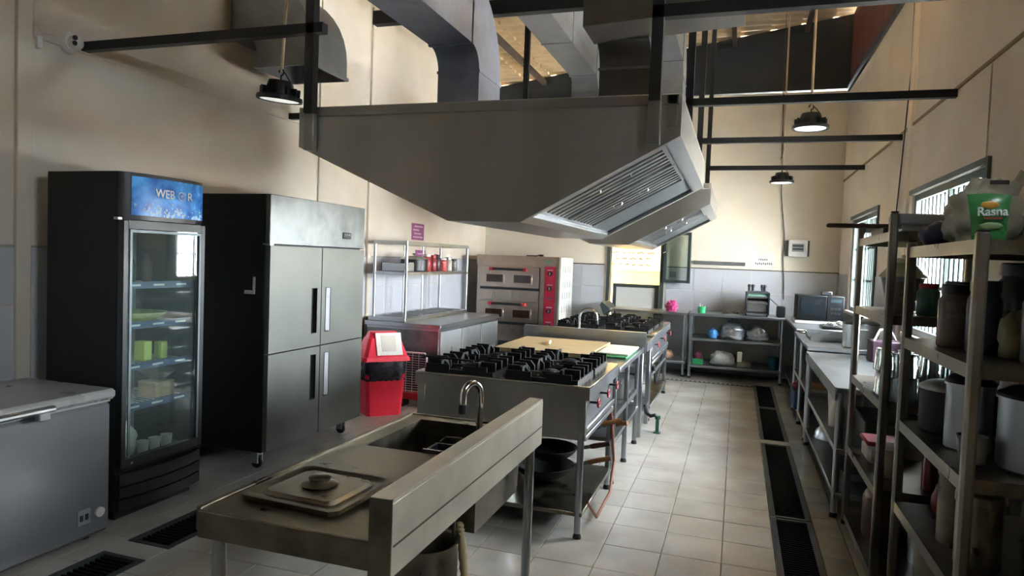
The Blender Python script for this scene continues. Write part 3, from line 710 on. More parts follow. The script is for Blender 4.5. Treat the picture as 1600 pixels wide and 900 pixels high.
for x in (-3.18, -3.75):
    for y in (4.02, 5.10):
        c = G().lathe([(0, 0), (.028, 0), (.04, .006), (.04, .024), (.028, .03), (0, .03)], (0, 0, -.015), 18).move(Matrix.Translation((x, y, .04)) @ Matrix.Rotation(PI/2, 4, 'X')).build('castor', rubber, t)
        G().box(x-.025, x+.025, y-.03, y-.018, .04, .13).box(x-.025, x+.025, y+.018, y+.03, .04, .13).box(x-.025, x+.025, y-.018, y+.018, .095, .13).build('castor_fork', steel, c)
G().box(-3.25, -3.17, 3.935, 3.95, 1.24, 1.265).box(-3.18, -3.17, 3.935, 3.95, 1.265, 1.36).build('cord_hook', white_pl, t)
G().box(-3.10, -3.04, 3.93, 3.97, 1.583, 1.595).build('hinge_plate', alum, t)

# ================================================================ left rear: bin, grille heater, counter fridge, deck oven
bx_, by_ = -3.26, 5.93
t = thing('swing_bin', (bx_, by_, 0), 'red plastic swing-lid bin with black liner', 'bin')
def frus(g, cx, cy, z0, z1, w0, d0, w1, d1, c=.03):
    def ring(w, d, z): return [(cx-w+c, cy-d, z), (cx+w-c, cy-d, z), (cx+w, cy-d+c, z), (cx+w, cy+d-c, z), (cx+w-c, cy+d, z), (cx-w+c, cy+d, z), (cx-w, cy+d-c, z), (cx-w, cy-d+c, z)]
    v = ring(w0, d0, z0)+ring(w1, d1, z1)
    return g.add(v, [tuple(range(8)), tuple(range(8, 16))]+[(i, (i+1) % 8, 8+(i+1) % 8, 8+i) for i in range(8)])
frus(G(), bx_, by_, 0, .40, .17, .14, .20, .165).build('body', red_pl, t)
v = []; f = []; n = 48
for i, (z, e) in enumerate(((.34, .004), (.40, .012), (.46, .016), (.52, .012), (.55, .006))):
    for k in range(n):
        a = 2*PI*k/n; ca_, sa = math.cos(a), math.sin(a); q = 1/max(abs(ca_), abs(sa))
        q = min(q, 1.25); w = .005*math.sin(k*5.3+i*2.1)+.004*math.sin(k*2.7+i)
        v.append((bx_+(.198*ca_*q)+(e+w)*ca_, by_+(.163*sa*q)+(e+w)*sa, z+.004*math.sin(k*3.1)))
for i in range(4):
    for k in range(n): f.append((i*n+k, i*n+(k+1) % n, (i+1)*n+(k+1) % n, (i+1)*n+k))
G().add(v, f).build('bin_liner', binbag, t)
lid = frus(G(), bx_, by_, .53, .57, .235, .195, .225, .185)
frus(lid, bx_, by_, .57, .74, .215, .175, .16, .10); frus(lid, bx_, by_, .74, .80, .155, .095, .13, .06)
lid = lid.build('lid', red_pl, t)
# flap on the sloped front
fa = math.atan2(.17, .075)
def slope(u0, u1, z0, z1, n0, n1):
    o = []
    for n_ in (n0, n1):
        for u, z in ((u0, z0), (u1, z0), (u1, z1), (u0, z1)):
            yf = by_-.175+(z-.57)*(.075/.17); o.append((bx_+.02+u, yf-n_*.92, z+n_*.4))
    return G().add(o, [(0, 1, 2, 3), (4, 5, 6, 7), (0, 1, 5, 4), (1, 2, 6, 5), (2, 3, 7, 6), (3, 0, 4, 7)])
fp = slope(-.115, .135, .585, .79, -.004, .010).build('flap', white_pl, lid)
slope(-.065, .075, .62, .765, .009, .013).build('flap_panel', M('flap_inset', '#cfcabd', .5), lid)

t.rotation_euler = (0, 0, .8)
t = thing('wire_grille_heater', (-3.10, 6.34, 0), 'pale wire-fronted heater with red base beside the bin', 'heater')
B('base', redknob, t, -3.26, -2.94, 6.27, 6.42, .08, .15, r=.01)
B('back', dark_pl, t, -3.24, -2.96, 6.37, 6.41, .15, .54, r=.01)
pts = [(-3.255, 6.285, .15), (-3.255, 6.285, .53), (-3.235, 6.285, .56), (-2.965, 6.285, .56), (-2.945, 6.285, .53), (-2.945, 6.285, .15)]
G().tube(pts, .010, 8).build('grille_rim', white_en, t)
g = G()
for k in range(16): z = .17+k*.024; g.tube([(-3.25, 6.28, z), (-2.95, 6.28, z)], .003, 4)
for x in (-3.17, -3.10, -3.03): g.tube([(x, 6.282, .15), (x, 6.282, .56)], .003, 4)
g.build('grille_wires', white_en, t)
for x in (-3.22, -2.98): B('foot', rubber, t, x-.03, x+.03, 6.28, 6.41, 0, .08)

t = thing('counter_fridge', (-3.3, 7.33, 0), 'long low steel counter fridge with ingredient wells against left wall', 'fridge')
B('body', steel_s, t, -3.74, -2.90, 6.46, 8.22, .12, .77, r=.004)
B('worktop', steel, t, -3.76, -2.87, 6.44, 8.25, .795, .84, r=.006)
B('top_rail', steel, t, -3.74, -2.90, 6.46, 8.22, .77, .795)
B('well_housing', steel, t, -3.74, -3.30, 6.48, 8.20, .84, .88, r=.004)
for k in range(8):
    y = 6.56+k*.2; w = B('ingredient_well', dark_pl, t, -3.68, -3.36, y, y+.16, .880, .884)
    B('well_rim', steel, w, -3.70, -3.34, y-.015, y, .880, .888)
ydr = ((6.47, 7.02), (7.04, 7.62), (7.64, 8.21))
p = B('machine_panel', M('pale_panel_steel', '#b9bdc0', .36, .5, var=.08), t, -2.90, -2.875, *ydr[0], .13, .765, r=.003)
for k in range(6):
    z = .22+k*.045; G().prism([(-2.876, z), (-2.862, z+.006), (-2.876, z+.03)], 'y', ydr[0][0]+.06, ydr[0][1]-.06).build('louvre', steel, p)
B('logo', M('logo_grey', '#6d7478', .5), p, -2.876, -2.873, 6.72, 6.78, .53, .55); G().prism([(6.735, .56), (6.765, .56), (6.75, .595)], 'x', -2.876, -2.873).build('logo_mark', M('logo_grey', '#6d7478', .5), p)
for a, b in ydr[1:]: B('door', M('pale_door_steel', '#a9adad', .38, .6, var=.12), t, -2.90, -2.87, a, b, .13, .765, r=.004)
for x in (-3.65, -2.98):
    for y in (6.55, 8.12): G().cyl((x, y, 0), (x, y, .12), .022, 10).build('foot', steel, t)

t = thing('over_shelf', (-3.5, 7.35, .84), 'tubular steel shelf rack standing on the counter fridge', 'shelf')
for x in (-3.70, -3.325):
    for y in (6.52, 8.22): G().cyl((x, y, .84), (x, y, 1.70), .017, 10).build('post', steel, t)
for x in (-3.70, -3.325):
    G().box(x-.018, x+.018, 6.52, 8.22, 1.66, 1.70).build('top_rail', steel, t)
for y in (6.52, 8.22): G().box(-3.70, -3.325, y-.018, y+.018, 1.66, 1.70).build('top_rail', steel, t)
B('shelf_board', steel, t, -3.715, -3.31, 6.51, 8.23, 1.335, 1.37)
for y in (7.2, 7.7): G().cyl((-3.70, y, .84), (-3.70, y, 1.66), .012, 8).build('back_post', steel, t)
zt = 1.371
grp = 'jars and pots on the rack over the counter fridge'
def pot(name, c, r, h, mat, label, cat='pot', lidmat=None, handle=True, group=None, wall=.006):
    t = thing(name, c, label, cat, group)
    G().lathe([(0, 0), (r*.93, 0), (r, r*.07), (r, h), (r+.006, h+.002), (r+.006, h-.006), (r-wall, h-.004), (r-wall, .01), (0, .01)], c, 26).build('body', mat, t)
    if lidmat:
        G().lathe([(r+.008, h+.003), (r+.004, h+.012), (r*.8, h+.03), (r*.2, h+.042), (0, h+.043)], c, 26).build('lid', lidmat, t)
        G().lathe([(.006, h+.04), (.006, h+.055), (.02, h+.06), (.02, h+.07), (0, h+.074)], c, 12).build('lid_knob', dark_pl, t)
    if handle:
        for s in (-1, 1):
            z = c[2]+h*.8; G().tube([(c[0]-.03, c[1]+s*r, z), (c[0]-.03, c[1]+s*(r+.03), z+.006), (c[0]+.03, c[1]+s*(r+.03), z+.006), (c[0]+.03, c[1]+s*r, z)], .005, 6).build('handle', mat, t)
    return t
def jar(c, r, h, mat, lidmat, label, cat='jar', group=None, neck=.8, name='jar'):
    t = thing(name, c, label, cat, group)
    G().lathe([(0, 0), (r*.92, 0), (r, r*.12), (r, h*.74), (r*neck, h*.82), (r*neck, h*.86), (0, h*.86)], c, 20).build('body', mat, t)
    G().lathe([(0, h*.85), (r*neck*1.08, h*.85), (r*neck*1.08, h*.98), (r*neck, h), (0, h)], c, 20).build('lid', lidmat, t)
    return t
pot('stew_pot', (-3.50, 7.05, zt), .15, .13, dark_pl, 'dark pot on the rack over the counter fridge', lidmat=steel, group=grp)
jc = [(-3.46, 7.30, .055, .20, '#a23838', 'red-labelled jar beside the dark pot on the rack'), (-3.45, 7.44, .05, .19, '#8d2f34', 'dark red jar, second along the rack over the counter fridge'), (-3.45, 7.57, .045, .2, '#3b2226', 'near-black sauce bottle between red jars on the rack'), (-3.45, 7.72, .06, .16, '#b84a45', 'squat red jar in the middle of the rack'), (-3.45, 7.90, .05, .17, '#c9c3b4', 'cream tin near the far end of the rack'), (-3.45, 8.06, .055, .15, '#6b6b66', 'grey tin at the far end of the rack')]
for k, (x, y, r, h, c, l) in enumerate(jc): jar((x, y, zt), r, h, M('jar_%d' % k, c, .35, var=.25, scale=25), [white_pl, redknob, dark_pl, white_pl, steel, dark_pl][k], l, group=grp)
simple('cling_box', G().box(-3.66, -3.36, 6.60, 6.78, zt, zt+.09, r=.006), steel, 'steel box at the near end of the rack over the counter fridge', 'box', grp)
simple('ladle_cup', G().lathe([(0, 0), (.04, 0), (.05, .1), (.045, .1), (.035, .01), (0, .01)], (-3.45, 6.835, zt), 16), grey_pl, 'small grey cup between steel box and dark pot on the rack', 'cup', grp)
for (ya, yb, z0, z1, l) in ((7.76, 8.11, 1.745, 1.955, 'purple notice on the left wall above the rack'), (7.88, 8.16, 1.40, 1.62, 'purple notice on the left wall seen through the rack')):
    t = thing('wall_notice', (XL, (ya+yb)/2, z0), l, 'notice', 'purple notices on the left wall')
    B('sheet', M('purple_print', '#8a4a78', .6, var=.35, scale=24), t, XL+.001, XL+.004, ya, yb, z0, z1)
    for k in range(4): B('print_line', M('print_pale', '#c9a9bd', .6), t, XL+.004, XL+.005, ya+.04+.03*(k % 2), yb-.04-.05*(k % 3), z0+.03+k*.045, z0+.045+k*.045)

t = thing('deck_oven', (-3.0, 9.8, 0), 'steel two-deck electric oven with red control panel at the back', 'oven')
Yo = 9.40
B('body', M('oven_body_steel', '#b5a79b', .35, .9, var=.1), t, -3.64, -2.395, Yo+.02, 10.18, .36, 1.60, r=.006)
B('side_cover', M('oven_side_white', '#d9dad2', .4), t, -2.395, -2.380, Yo+.03, 10.18, .40, 1.595, r=.003)
vent = M('vent_shadow', '#9a9a92', .6)
for zz in (.62, .80, 1.0, 1.16, 1.38):
    for k in range(4): B('vent_slot', vent, t, -2.381, -2.376, Yo+.16+k*.14, Yo+.175+k*.14, zz, zz+.09)
ovs = M('oven_front_steel', '#b9a99b', .3, 1, var=.1, rvar=.06)
B('top_fascia', ovs, t, -3.64, -2.66, Yo-.005, Yo+.02, 1.46, 1.60)
for z0 in (1.0, .50):
    d = B('deck_door', ovs, t, -3.58, -2.68, Yo-.02, Yo+.02, z0+.14, z0+.44, r=.005)
    for xa in (-3.50, -3.08):
        B('window_frame', ovs, d, xa, xa+.30, Yo-.03, Yo-.018, z0+.19, z0+.34, r=.004); B('window_pane', glass_o, d, xa+.025, xa+.275, Yo-.034, Yo-.028, z0+.21, z0+.32)
    G().tube([(-3.38, Yo-.06, z0+.40), (-2.90, Yo-.06, z0+.40)], .018, 10).build('handle', dark_pl, d)
    for xe in (-3.40, -2.90): B('handle_end', M('handle_red', '#c8433f', .4), d, xe-.03, xe+.04, Yo-.075, Yo-.015, z0+.375, z0+.425, r=.008)
    B('slot', dark_pl, t, -3.58, -2.68, Yo-.008, Yo+.02, z0+.105, z0+.135)
    for k, xs_ in enumerate((-3.58, -3.38, -3.08)): B('lower_fascia', ovs, t, xs_+.002, (-3.38, -3.08, -2.68)[k]-.002, Yo-.012, Yo+.02, z0-.04, z0+.10)
B('panel_edge', ovs, t, -2.66, -2.60, Yo-.03, Yo+.02, .42, 1.46); B('panel_edge', ovs, t, -2.44, -2.395, Yo-.02, Yo+.02, .42, 1.60)
B('panel_head', ovs, t, -2.66, -2.44, Yo-.02, Yo+.02, 1.46, 1.60); B('logo', M('logo_green', '#7fae9a', .5), t, -2.60, -2.50, Yo-.023, Yo-.019, 1.52, 1.545)
cp = B('control_panel', redpanel, t, -2.60, -2.44, Yo-.02, Yo+.02, .42, 1.46, r=.003)
for z in (1.36, 1.15, .83, .62, .48):
    G().lathe([(0, 0), (.034, 0), (.03, .02), (.012, .024), (0, .024)], (0, 0, 0), 18).move(Matrix.Translation((-2.52, Yo-.02, z)) @ Matrix.Rotation(PI/2, 4, 'X')).build('knob', dark_pl, cp)
    B('knob_grip', alum, cp, -2.526, -2.514, Yo-.052, Yo-.042, z-.018, z+.018); B('scale_print', M('print_pale', '#c9a9bd', .6), cp, -2.56, -2.48, Yo-.023, Yo-.019, z+.045, z+.058)
G().box(-2.55, -2.49, Yo-.03, Yo-.02, 1.0, 1.025).build('switch', chrome, cp)
for x in (-3.55, -2.47):
    for y in (9.5, 10.1): B('leg', steel, t, x-.025, x+.025, y-.025, y+.025, 0, .36)
B('stand_shelf', steel, t, -3.55, -2.47, 9.5, 10.1, .14, .17)
tag(G().tube([(-2.95, 9.6, 1.607), (-2.80, 9.62, 1.609), (-2.74, 9.63, 1.625)], .008, 6).box(-2.76, -2.70, 9.61, 9.65, 1.603, 1.63).build('oven_peel', dark_pl), 'dark tool lying on top of the deck oven', 'tool')

# ================================================================ stoves, tables and sinks on the centre island
def rleg(t, x, y, z, r=.019):
    G().cyl((x, y, .03), (x, y, z), r, 12).build('leg', steel, t); G().lathe([(0, 0), (.024, 0), (.024, .012), (.016, .035), (0, .035)], (x, y, 0), 12).build('foot', rubber, t)
def stove(y0, y1, ny, label, bl, nk):
    x0, x1, zt = -1.80, -.74, .863
    t = thing('gas_stove', ((x0+x1)/2, (y0+y1)/2, 0), label, 'stove', 'island gas stoves')
    B('hob_top', hobsteel, t, x0, x1, y0, y1, zt-.012, zt, r=.003)
    B('top_fascia', steel_d, t, x0, x1, y0, y0+.012, .785, zt-.012); B('top_fascia', steel, t, x1-.012, x1, y0+.012, y1, .785, zt-.012); B('top_fascia', steel_d, t, x0, x0+.012, y0+.012, y1, .785, zt-.012); B('top_fascia', steel_d, t, x0+.012, x1-.012, y1-.012, y1, .785, zt-.012)
    B('end_panel', steel_d, t, x0+.05, x1-.05, y0+.02, y0+.035, .555, .80); B('end_panel', steel_d, t, x0+.05, x1-.05, y1-.035, y1-.02, .555, .80)
    for x in (x0+.03, x1-.05): B('corner_post', steel_d, t, x-.02, x+.03, y0+.015, y0+.045, .555, .80, r=.004)
    B('side_panel', steel_d, t, x0+.02, x0+.035, y0+.04, y1-.04, .555, .80)
    sp = B('valve_panel', steel, t, x1-.045, x1-.03, y0+.05, y1-.04, .63, .79)
    B('lower_rail', steel, t, x1-.05, x1-.015, y0+.05, y1-.03, .59, .625, r=.004); B('lower_rail', steel, t, x1-.05, x1-.02, y0+.05, y1-.03, .545, .575, r=.004)
    for k in range(nk):
        y = y0+.17+k*(y1-y0-.34)/(nk-1)
        v_ = G().cyl((x1-.03, y, .745), (x1+.02, y, .745), .007, 8).build('valve', dark_pl, t)
        G().tube([(x1+.02, y+.024*math.cos(a), .745+.024*math.sin(a)) for a in [2*PI*i/12 for i in range(13)]], .006, 6).build('valve_wheel', redknob, v_)
        G().box(x1+.015, x1+.025, y-.022, y+.022, .741, .749).build('wheel_spoke', redknob, v_)
    for x in (x0+.05, x1-.045):
        for y in (y0+.03, y1-.03): rleg(t, x, y, .60)
    B('under_shelf', steel_w, t, x0+.04, x1-.02, y0+.015, y1-.015, .125, .15, r=.003)
    # burners
    ys_ = [y0+(y1-y0)*(k+.5)/ny for k in range(ny)]
    for i, xc in enumerate((-1.535, -1.03)):
        for j, yc in enumerate(ys_):
            b = thing('burner_grate', (xc, yc, zt), bl[i*ny+j], 'burner', 'cast iron burner grates'); hs = min(.215, (y1-y0)/ny/2-.012)
            G().lathe([(0, .004), (.05, .004), (.055, .03), (.035, .04), (0, .042)], (xc, yc, zt), 18).build('burner_head', iron, b)
            G().box(xc-.20, xc-.05, yc-.012, yc+.012, zt+.006, zt+.022).build('gas_tube', M('burner_brass', '#6d6358', .45, .8), b)
            fr = G().box(xc-hs, xc+hs, yc-hs, yc-hs+.014, zt, zt+.022).box(xc-hs, xc+hs, yc+hs-.014, yc+hs, zt, zt+.022).box(xc-hs, xc-hs+.014, yc-hs+.014, yc+hs-.014, zt, zt+.022).box(xc+hs-.014, xc+hs, yc-hs+.014, yc+hs-.014, zt, zt+.022).build('grate_ring', iron, b)
            for s in (-1, 1):
                for o in (-.75, -.25, .25, .75):
                    yo = yc+o*hs; ln = .13 if abs(o) > .5 else .10
                    G().prism([(xc+s*hs, zt+.0), (xc+s*hs, zt+.074), (xc+s*(hs-ln*.75), zt+.074), (xc+s*(hs-ln), zt+.045), (xc+s*(hs-ln), zt+.01)], 'y', yo-.008, yo+.008).build('grate_fin', iron, b)
                for o in (-.55, .55):
                    xo = xc+o*hs
                    G().prism([(yc+s*hs, zt), (yc+s*hs, zt+.074), (yc+s*(hs-.09), zt+.074), (yc+s*(hs-.12), zt+.045), (yc+s*(hs-.12), zt+.01)], 'x', xo-.008, xo+.008).build('grate_fin', iron, b)
                    G().box(xc+o*hs-.09, xc+o*hs+.06, yc+s*hs*.98-.006, yc+s*hs*.98+.006, zt+.0, zt+.05).build('grate_fin', iron, b)
    return t
stove(3.69, 4.66, 2, 'near steel gas stove with four burners in the island', ['left front burner grate on the near stove', 'left rear burner grate on the near stove', 'right front burner grate on the near stove', 'right rear burner grate on the near stove'], 3)
stove(6.80, 8.42, 3, 'far steel gas stove behind the island sink', ['left front burner grate on the far stove', 'left middle burner grate on the far stove', 'left rear burner grate on the far stove', 'right front burner grate on the far stove', 'right middle burner grate on the far stove', 'right rear burner grate on the far stove'], 3)
tag(G().box(-1.80, -1.44, 3.705, 3.725, .9375, .9495, r=.004).move(Matrix.Translation((-1.6, 3.75, 0)) @ Matrix.Rotation(-.12, 4, 'Z') @ Matrix.Translation((1.6, -3.72, 0))).build('steel_skewer', iron), 'flat dark bar lying across the left front burner', 'tool')

t = thing('prep_table', (-1.27, 5.32, 0), 'steel prep table between the near stove and island sink', 'table')
B('table_top', steel, t, -1.80, -.735, 4.70, 5.95, .79, .83, r=.004)
for x in (-1.75, -.78):
    for y in (4.75, 5.32, 5.90): rleg(t, x, y, .79)
B('under_shelf', steel, t, -1.78, -.76, 4.72, 5.93, .30, .325); B('front_rail', steel, t, -.80, -.77, 4.72, 5.93, .44, .48)
simple('wooden_board', G().box(-1.78, -1.02, 5.02, 5.90, .831, .862, r=.004), wood, 'large pale wooden board on the island prep table', 'board')
simple('cutting_board', G().box(-1.0, -.76, 5.12, 5.70, .831, .847, r=.004), M('green_board', '#4f9a62', .5), 'green cutting board under the white one on the prep table', 'cutting board')
simple('cutting_board', G().box(-.99, -.75, 5.17, 5.72, .848, .864, r=.004), M('white_board', '#e3e2d4', .45), 'white cutting board stacked on the green one', 'cutting board')
tag(G().tube([(-1.48, 5.60, .868), (-1.46, 5.52, .87), (-1.44, 5.43, .885), (-1.43, 5.36, .868)], .010, 7).build('rope_end', M('cream_rope', '#e2d8bd', .7)), 'short cream hose end curling on the wooden board', 'hose')

def gooseneck(name, base, h, reach, dirn, label, r=.011):
    t = thing(name, base, label, 'faucet')
    bx, by, bz = base; dx, dy = dirn; R = reach/2
    pts = [(bx, by, bz), (bx, by, bz+h-R)]+[(bx+dx*R*(1-math.cos(a)), by+dy*R*(1-math.cos(a)), bz+h-R+R*math.sin(a)) for a in [PI*i/12 for i in range(1, 12)]]+[(bx+dx*reach, by+dy*reach, bz+h-R-.03)]
    G().tube(pts, r, 12).build('spout', chrome, t)
    G().lathe([(0, 0), (.026, 0), (.024, .012), (.014, .03), (0, .03)], base, 16).build('base', chrome, t)
    G().cyl((bx+dx*reach, by+dy*reach, bz+h-R-.06), (bx+dx*reach, by+dy*reach, bz+h-R-.025), r*1.25, 12).build('nozzle', dark_pl, t)
    return t
# island sink (second)
t = thing('sink_table', (-1.3, 6.4, 0), 'steel sink table with tall splashback between the two stoves', 'sink')
bx0, bx1, by0, by1 = -1.62, -1.12, 6.22, 6.66
G().box(-1.85, bx0, 6.10, 6.76, .80, .83).box(bx1, -.745, 6.10, 6.76, .80, .83).box(bx0, bx1, 6.10, by0, .80, .83).box(bx0, bx1, by1, 6.76, .80, .83).build('worktop', steel, t)
G().box(bx0-.01, bx0, by0, by1, .58, .80).box(bx1, bx1+.01, by0, by1, .58, .80).box(bx0, bx1, by0-.01, by0, .58, .80).box(bx0, bx1, by1, by1+.01, .58, .80).box(bx0, bx1, by0, by1, .57, .58).build('basin', steel, t)
G().box(-1.86, -.74, 6.07, 6.085, .76, .945).box(-1.86, -.74, 6.085, 6.13, .935, .945).box(-1.86, -.74, 6.12, 6.13, .83, .935).build('splashback', steel, t)
B('splash_crease', steel_d, t, -1.86, -.74, 6.066, 6.07, .825, .835)
B('side_rim', steel, t, -.745, -.73, 6.13, 6.76, .77, .85)
for x in (-1.80, -.78):
    for y in (6.14, 6.70): B('leg', steel, t, x-.02, x+.02, y-.02, y+.02, 0, .80, r=.004)
for y in (6.14, 6.70): B('cross_rail', steel, t, -1.78, -.80, y-.012, y+.012, .17, .20)
B('cross_rail', steel, t, -.79, -.765, 6.16, 6.68, .19, .22)
gooseneck('sink_faucet', (-1.36, 6.165, .83), .29, .16, (.97, .25), 'chrome gooseneck faucet on the island sink')
t = thing('gas_valve', (-.64, 6.36, 0), 'green floor valve with black pipe by the island sink', 'valve')
G().box(-.665, -.605, 6.33, 6.40, 0, .012).box(-.65, -.62, 6.35, 6.38, .012, .14).build('stand', M('green_iron', '#2f5a4c', .5, .4), t)
G().tube([(-.635, 6.365, .14), (-.66, 6.365, .165), (-.70, 6.37, .15), (-.74, 6.39, .17), (-.76, 6.42, .24)], .018, 8).build('pipe', dark_pl, t)
G().cyl((-.635, 6.365, .13), (-.635, 6.365, .16), .026, 10).build('valve_cap', M('green_iron', '#2f5a4c', .5, .4), t)

# gas hoses and pipes under the stoves
tag(G().tube([(-.775, 4.55, .60), (-.765, 4.6, .5), (-.755, 4.63, .35), (-.735, 4.60, .2), (-.715, 4.35, .07), (-.73, 4.0, .03), (-.76, 3.86, .16)], .009, 8).build('gas_hose', M('orange_hose', '#8f5a44', .5)), 'orange gas hose curving down beside the near stove leg', 'hose')
tag(G().tube([(-.80, 6.9, .56), (-.78, 7.2, .5), (-.79, 7.5, .28), (-.80, 7.9, .33), (-.80, 8.3, .5)], .014, 8).build('gas_hose', dark_pl), 'black gas hose sagging under the far stove', 'hose')
tag(G().cyl((-.79, 6.85, .42), (-.79, 8.38, .42), .016, 8).build('gas_pipe', steel), 'straight steel gas pipe along the far stove', 'pipe')
# woks and pans kept under the near stove
def wok(c, r, d, hd, hl, label, tilt=(0, 0), hm=wood_d):
    t = thing('wok', c, label, 'wok', 'woks under the near stove')
    prof = [(0, 0)]+[(r*math.sin(a), d*(1-math.cos(a))/(1-math.cos(1.25))) for a in [1.25*i/8/1 for i in range(1, 9)]]
    k = r/prof[-1][0]; prof = [(a*k, b) for a, b in prof]; prof += [(a-.004, b+.002) for a, b in prof[::-1][:-1]]+[(0, .004)]
    G().lathe(prof, c, 26).build('bowl', iron, t)
    e = Vector((math.cos(hd), math.sin(hd), .25)); p = Vector(c)+Vector((math.cos(hd)*r, math.sin(hd)*r, d))
    G().tube([p-e*.02, p+e*.09], .012, 8).build('ferrule', steel_d, t); G().tube([p+e*.08, p+e*.10, p+e*hl], [.014, .017, .016], 10).build('handle', hm, t)
    t.rotation_euler = (tilt[0], tilt[1], 0); return t
wok((-1.12, 4.20, .152), .20, .10, .25, .22, 'largest dark wok on the shelf under the near stove')
wok((-1.10, 4.24, .265), .185, .09, .12, .20, 'second dark wok nested above, its handle pointing to the aisle', hm=M('dark_handle', '#4a2d30', .5))
wok((-1.05, 4.45, .37), .16, .07, .35, .22, 'topmost small wok under the near stove, pale handle tip')
pot('stock_pot', (-1.36, 3.95, .152), .14, .26, steel, 'steel stock pot on the shelf under the near stove', handle=True)
simple('enamel_bowl', G().lathe([(0, 0), (.07, 0), (.12, .05), (.125, .055), (.115, .05), (.065, .008), (0, .008)], (-1.36, 3.95, .414), 22), M('white_enamel_bowl', '#d8dbe6', .25), 'white enamel bowl on the steel pot under the near stove', 'bowl')
wok((-1.35, 5.25, .327), .19, .09, .2, .2, 'dark wok on the prep table shelf', hm=wood_d)
wok((-.97, 4.86, .327), .11, .05, -.1, .17, 'small pan with wooden handle on the prep table shelf', hm=wood_d)
grp = 'pots under the far stove'
pot('stock_pot', (-1.10, 7.1, .151), .16, .22, alum, 'aluminium pot under the far stove, nearest the sink', group=grp)
pot('stock_pot', (-1.10, 7.6, .151), .15, .16, dark_pl, 'dark pot under the middle of the far stove', group=grp)
pot('stock_pot', (-1.10, 8.1, .151), .15, .2, alum, 'aluminium pot under the far end of the far stove', group=grp)

# near sink
t = thing('sink_table', (-1.1, 2.15, 0), 'worn steel sink table in the foreground with splashback on its right', 'sink')
X0, X1, Y0, Y1, zt = -1.385, -.825, 1.515, 2.82, .823
bx0, bx1, by0, by1 = -1.305, -.865, 2.28, 2.75
G().box(X0, bx0, Y0, Y1, zt-.015, zt).box(bx1, X1, Y0, Y1, zt-.015, zt).box(bx0, bx1, Y0, by0, zt-.015, zt).box(bx0, bx1, by1, Y1, zt-.015, zt).build('worktop', steel_w, t)
B('left_rim', steel_w, t, X0-.014, X0+.004, Y0, Y1, zt-.06, zt+.008, r=.003)
B('front_apron', steel_w, t, X0, X1+.02, Y0-.008, Y0, zt-.075, zt, r=.002); B('back_apron', steel_w, t, X0, X1, Y1, Y1+.01, zt-.07, zt+.004)
zb = .56
G().box(bx0-.012, bx0, by0-.012, by1+.012, zb, zt-.015).box(bx1, bx1+.012, by0-.012, by1+.012, zb, zt-.015).box(bx0, bx1, by0-.012, by0, zb, zt-.015).box(bx0, bx1, by1, by1+.012, zb, zt-.015).box(bx0, bx1, by0, by1, zb, zb+.01).build('basin', steel_w, t)
G().box(-.842, -.830, Y0-.02, 2.87, zt, .945).box(-.830, -.782, Y0-.02, 2.87, .935, .945).box(-.790, -.780, Y0-.02, 2.87, .745, .935, r=.002).build('splashback', M('splash_lit_steel', '#bdb7a6', .42, .3, var=.2, scale=6, rvar=.12), t)  # paler than the worn sink steel, in place of light falling on it
G().box(-.842, -.780, Y0-.024, Y0-.018, .735, .945).build('splash_end', steel_w, t)
B('splash_crease', M('crease_dark', '#4a4436', .7), t, -.7802, -.7785, Y0-.01, 2.86, .822, .827)  # thin dark line along the splashback crease
for x, y in ((-1.355, 1.56), (-.85, 1.58), (-1.355, 2.77), (-.808, 2.79)): rleg(t, x, y, .805 if x < -.83 else .75, .02)
G().cyl((-.872, 2.12, .10), (-.872, 2.12, .79), .006, 8).build('tie_rod', steel_w, t)
gooseneck('sink_faucet', (-.935, 2.50, .83), .235, .10, (-.35, -.94), 'chrome gooseneck faucet at the foreground sink', .013)
t = thing('pan_lid', (-1.17, 1.78, zt), 'rectangular steel pan lid with central knob on foreground sink table', 'pan lid')
cx, cy = -1.17, 1.77
def ring4(hx, hy, z, c=.02): return [(cx-hx+c, cy-hy, z), (cx+hx-c, cy-hy, z), (cx+hx, cy-hy+c, z), (cx+hx, cy+hy-c, z), (cx+hx-c, cy+hy, z), (cx-hx+c, cy+hy, z), (cx-hx, cy+hy-c, z), (cx-hx, cy-hy+c, z)]
R_ = [ring4(.165, .155, zt+.001), ring4(.172, .162, zt+.018), ring4(.158, .148, zt+.020), ring4(.148, .138, zt+.012), ring4(.125, .115, zt+.012), ring4(.118, .108, zt+.022), ring4(.1, .09, zt+.022)]
v = [p for r in R_ for p in r]; f = [(i*8+k, i*8+(k+1) % 8, i*8+8+(k+1) % 8, i*8+8+k) for i in range(6) for k in range(8)]+[tuple(range(48, 56)), tuple(range(8))]
G().add(v, f).build('lid_plate', steel_w, t)
G().lathe([(.05, .022), (.055, .026), (.045, .03), (.03, .034), (.034, .046), (.024, .052), (0, .053)], (cx, cy, zt), 22).build('knob', steel_w, t)
t.rotation_euler = (0, 0, -.06)
t = thing('strainer_box', (-.98, 2.30, .70), 'black strainer box hanging in the foreground sink', 'strainer')
G().box(-1.075, -.88, 2.285, 2.295, .69, .836).box(-1.075, -.88, 2.40, 2.41, .70, .83).box(-1.075, -1.065, 2.295, 2.40, .70, .83).box(-.89, -.88, 2.295, 2.40, .70, .83).box(-1.065, -.89, 2.295, 2.40, .70, .71).build('box', dark_pl, t)
G().tube([(-1.06, 2.41, .835), (-1.06, 2.47, .84), (-.95, 2.47, .84), (-.95, 2.41, .835)], .003, 5).build('wire_handle', chrome, t)
tag(G().lathe([(0, 0), (.115, 0), (.12, .02), (.12, .60), (.126, .61), (.118, .61), (.112, .6), (.112, .015), (0, .015)], (-.955, 2.05, 0), 28).build('steel_drum', steel_w), 'tall dull steel drum standing under the foreground sink', 'drum')
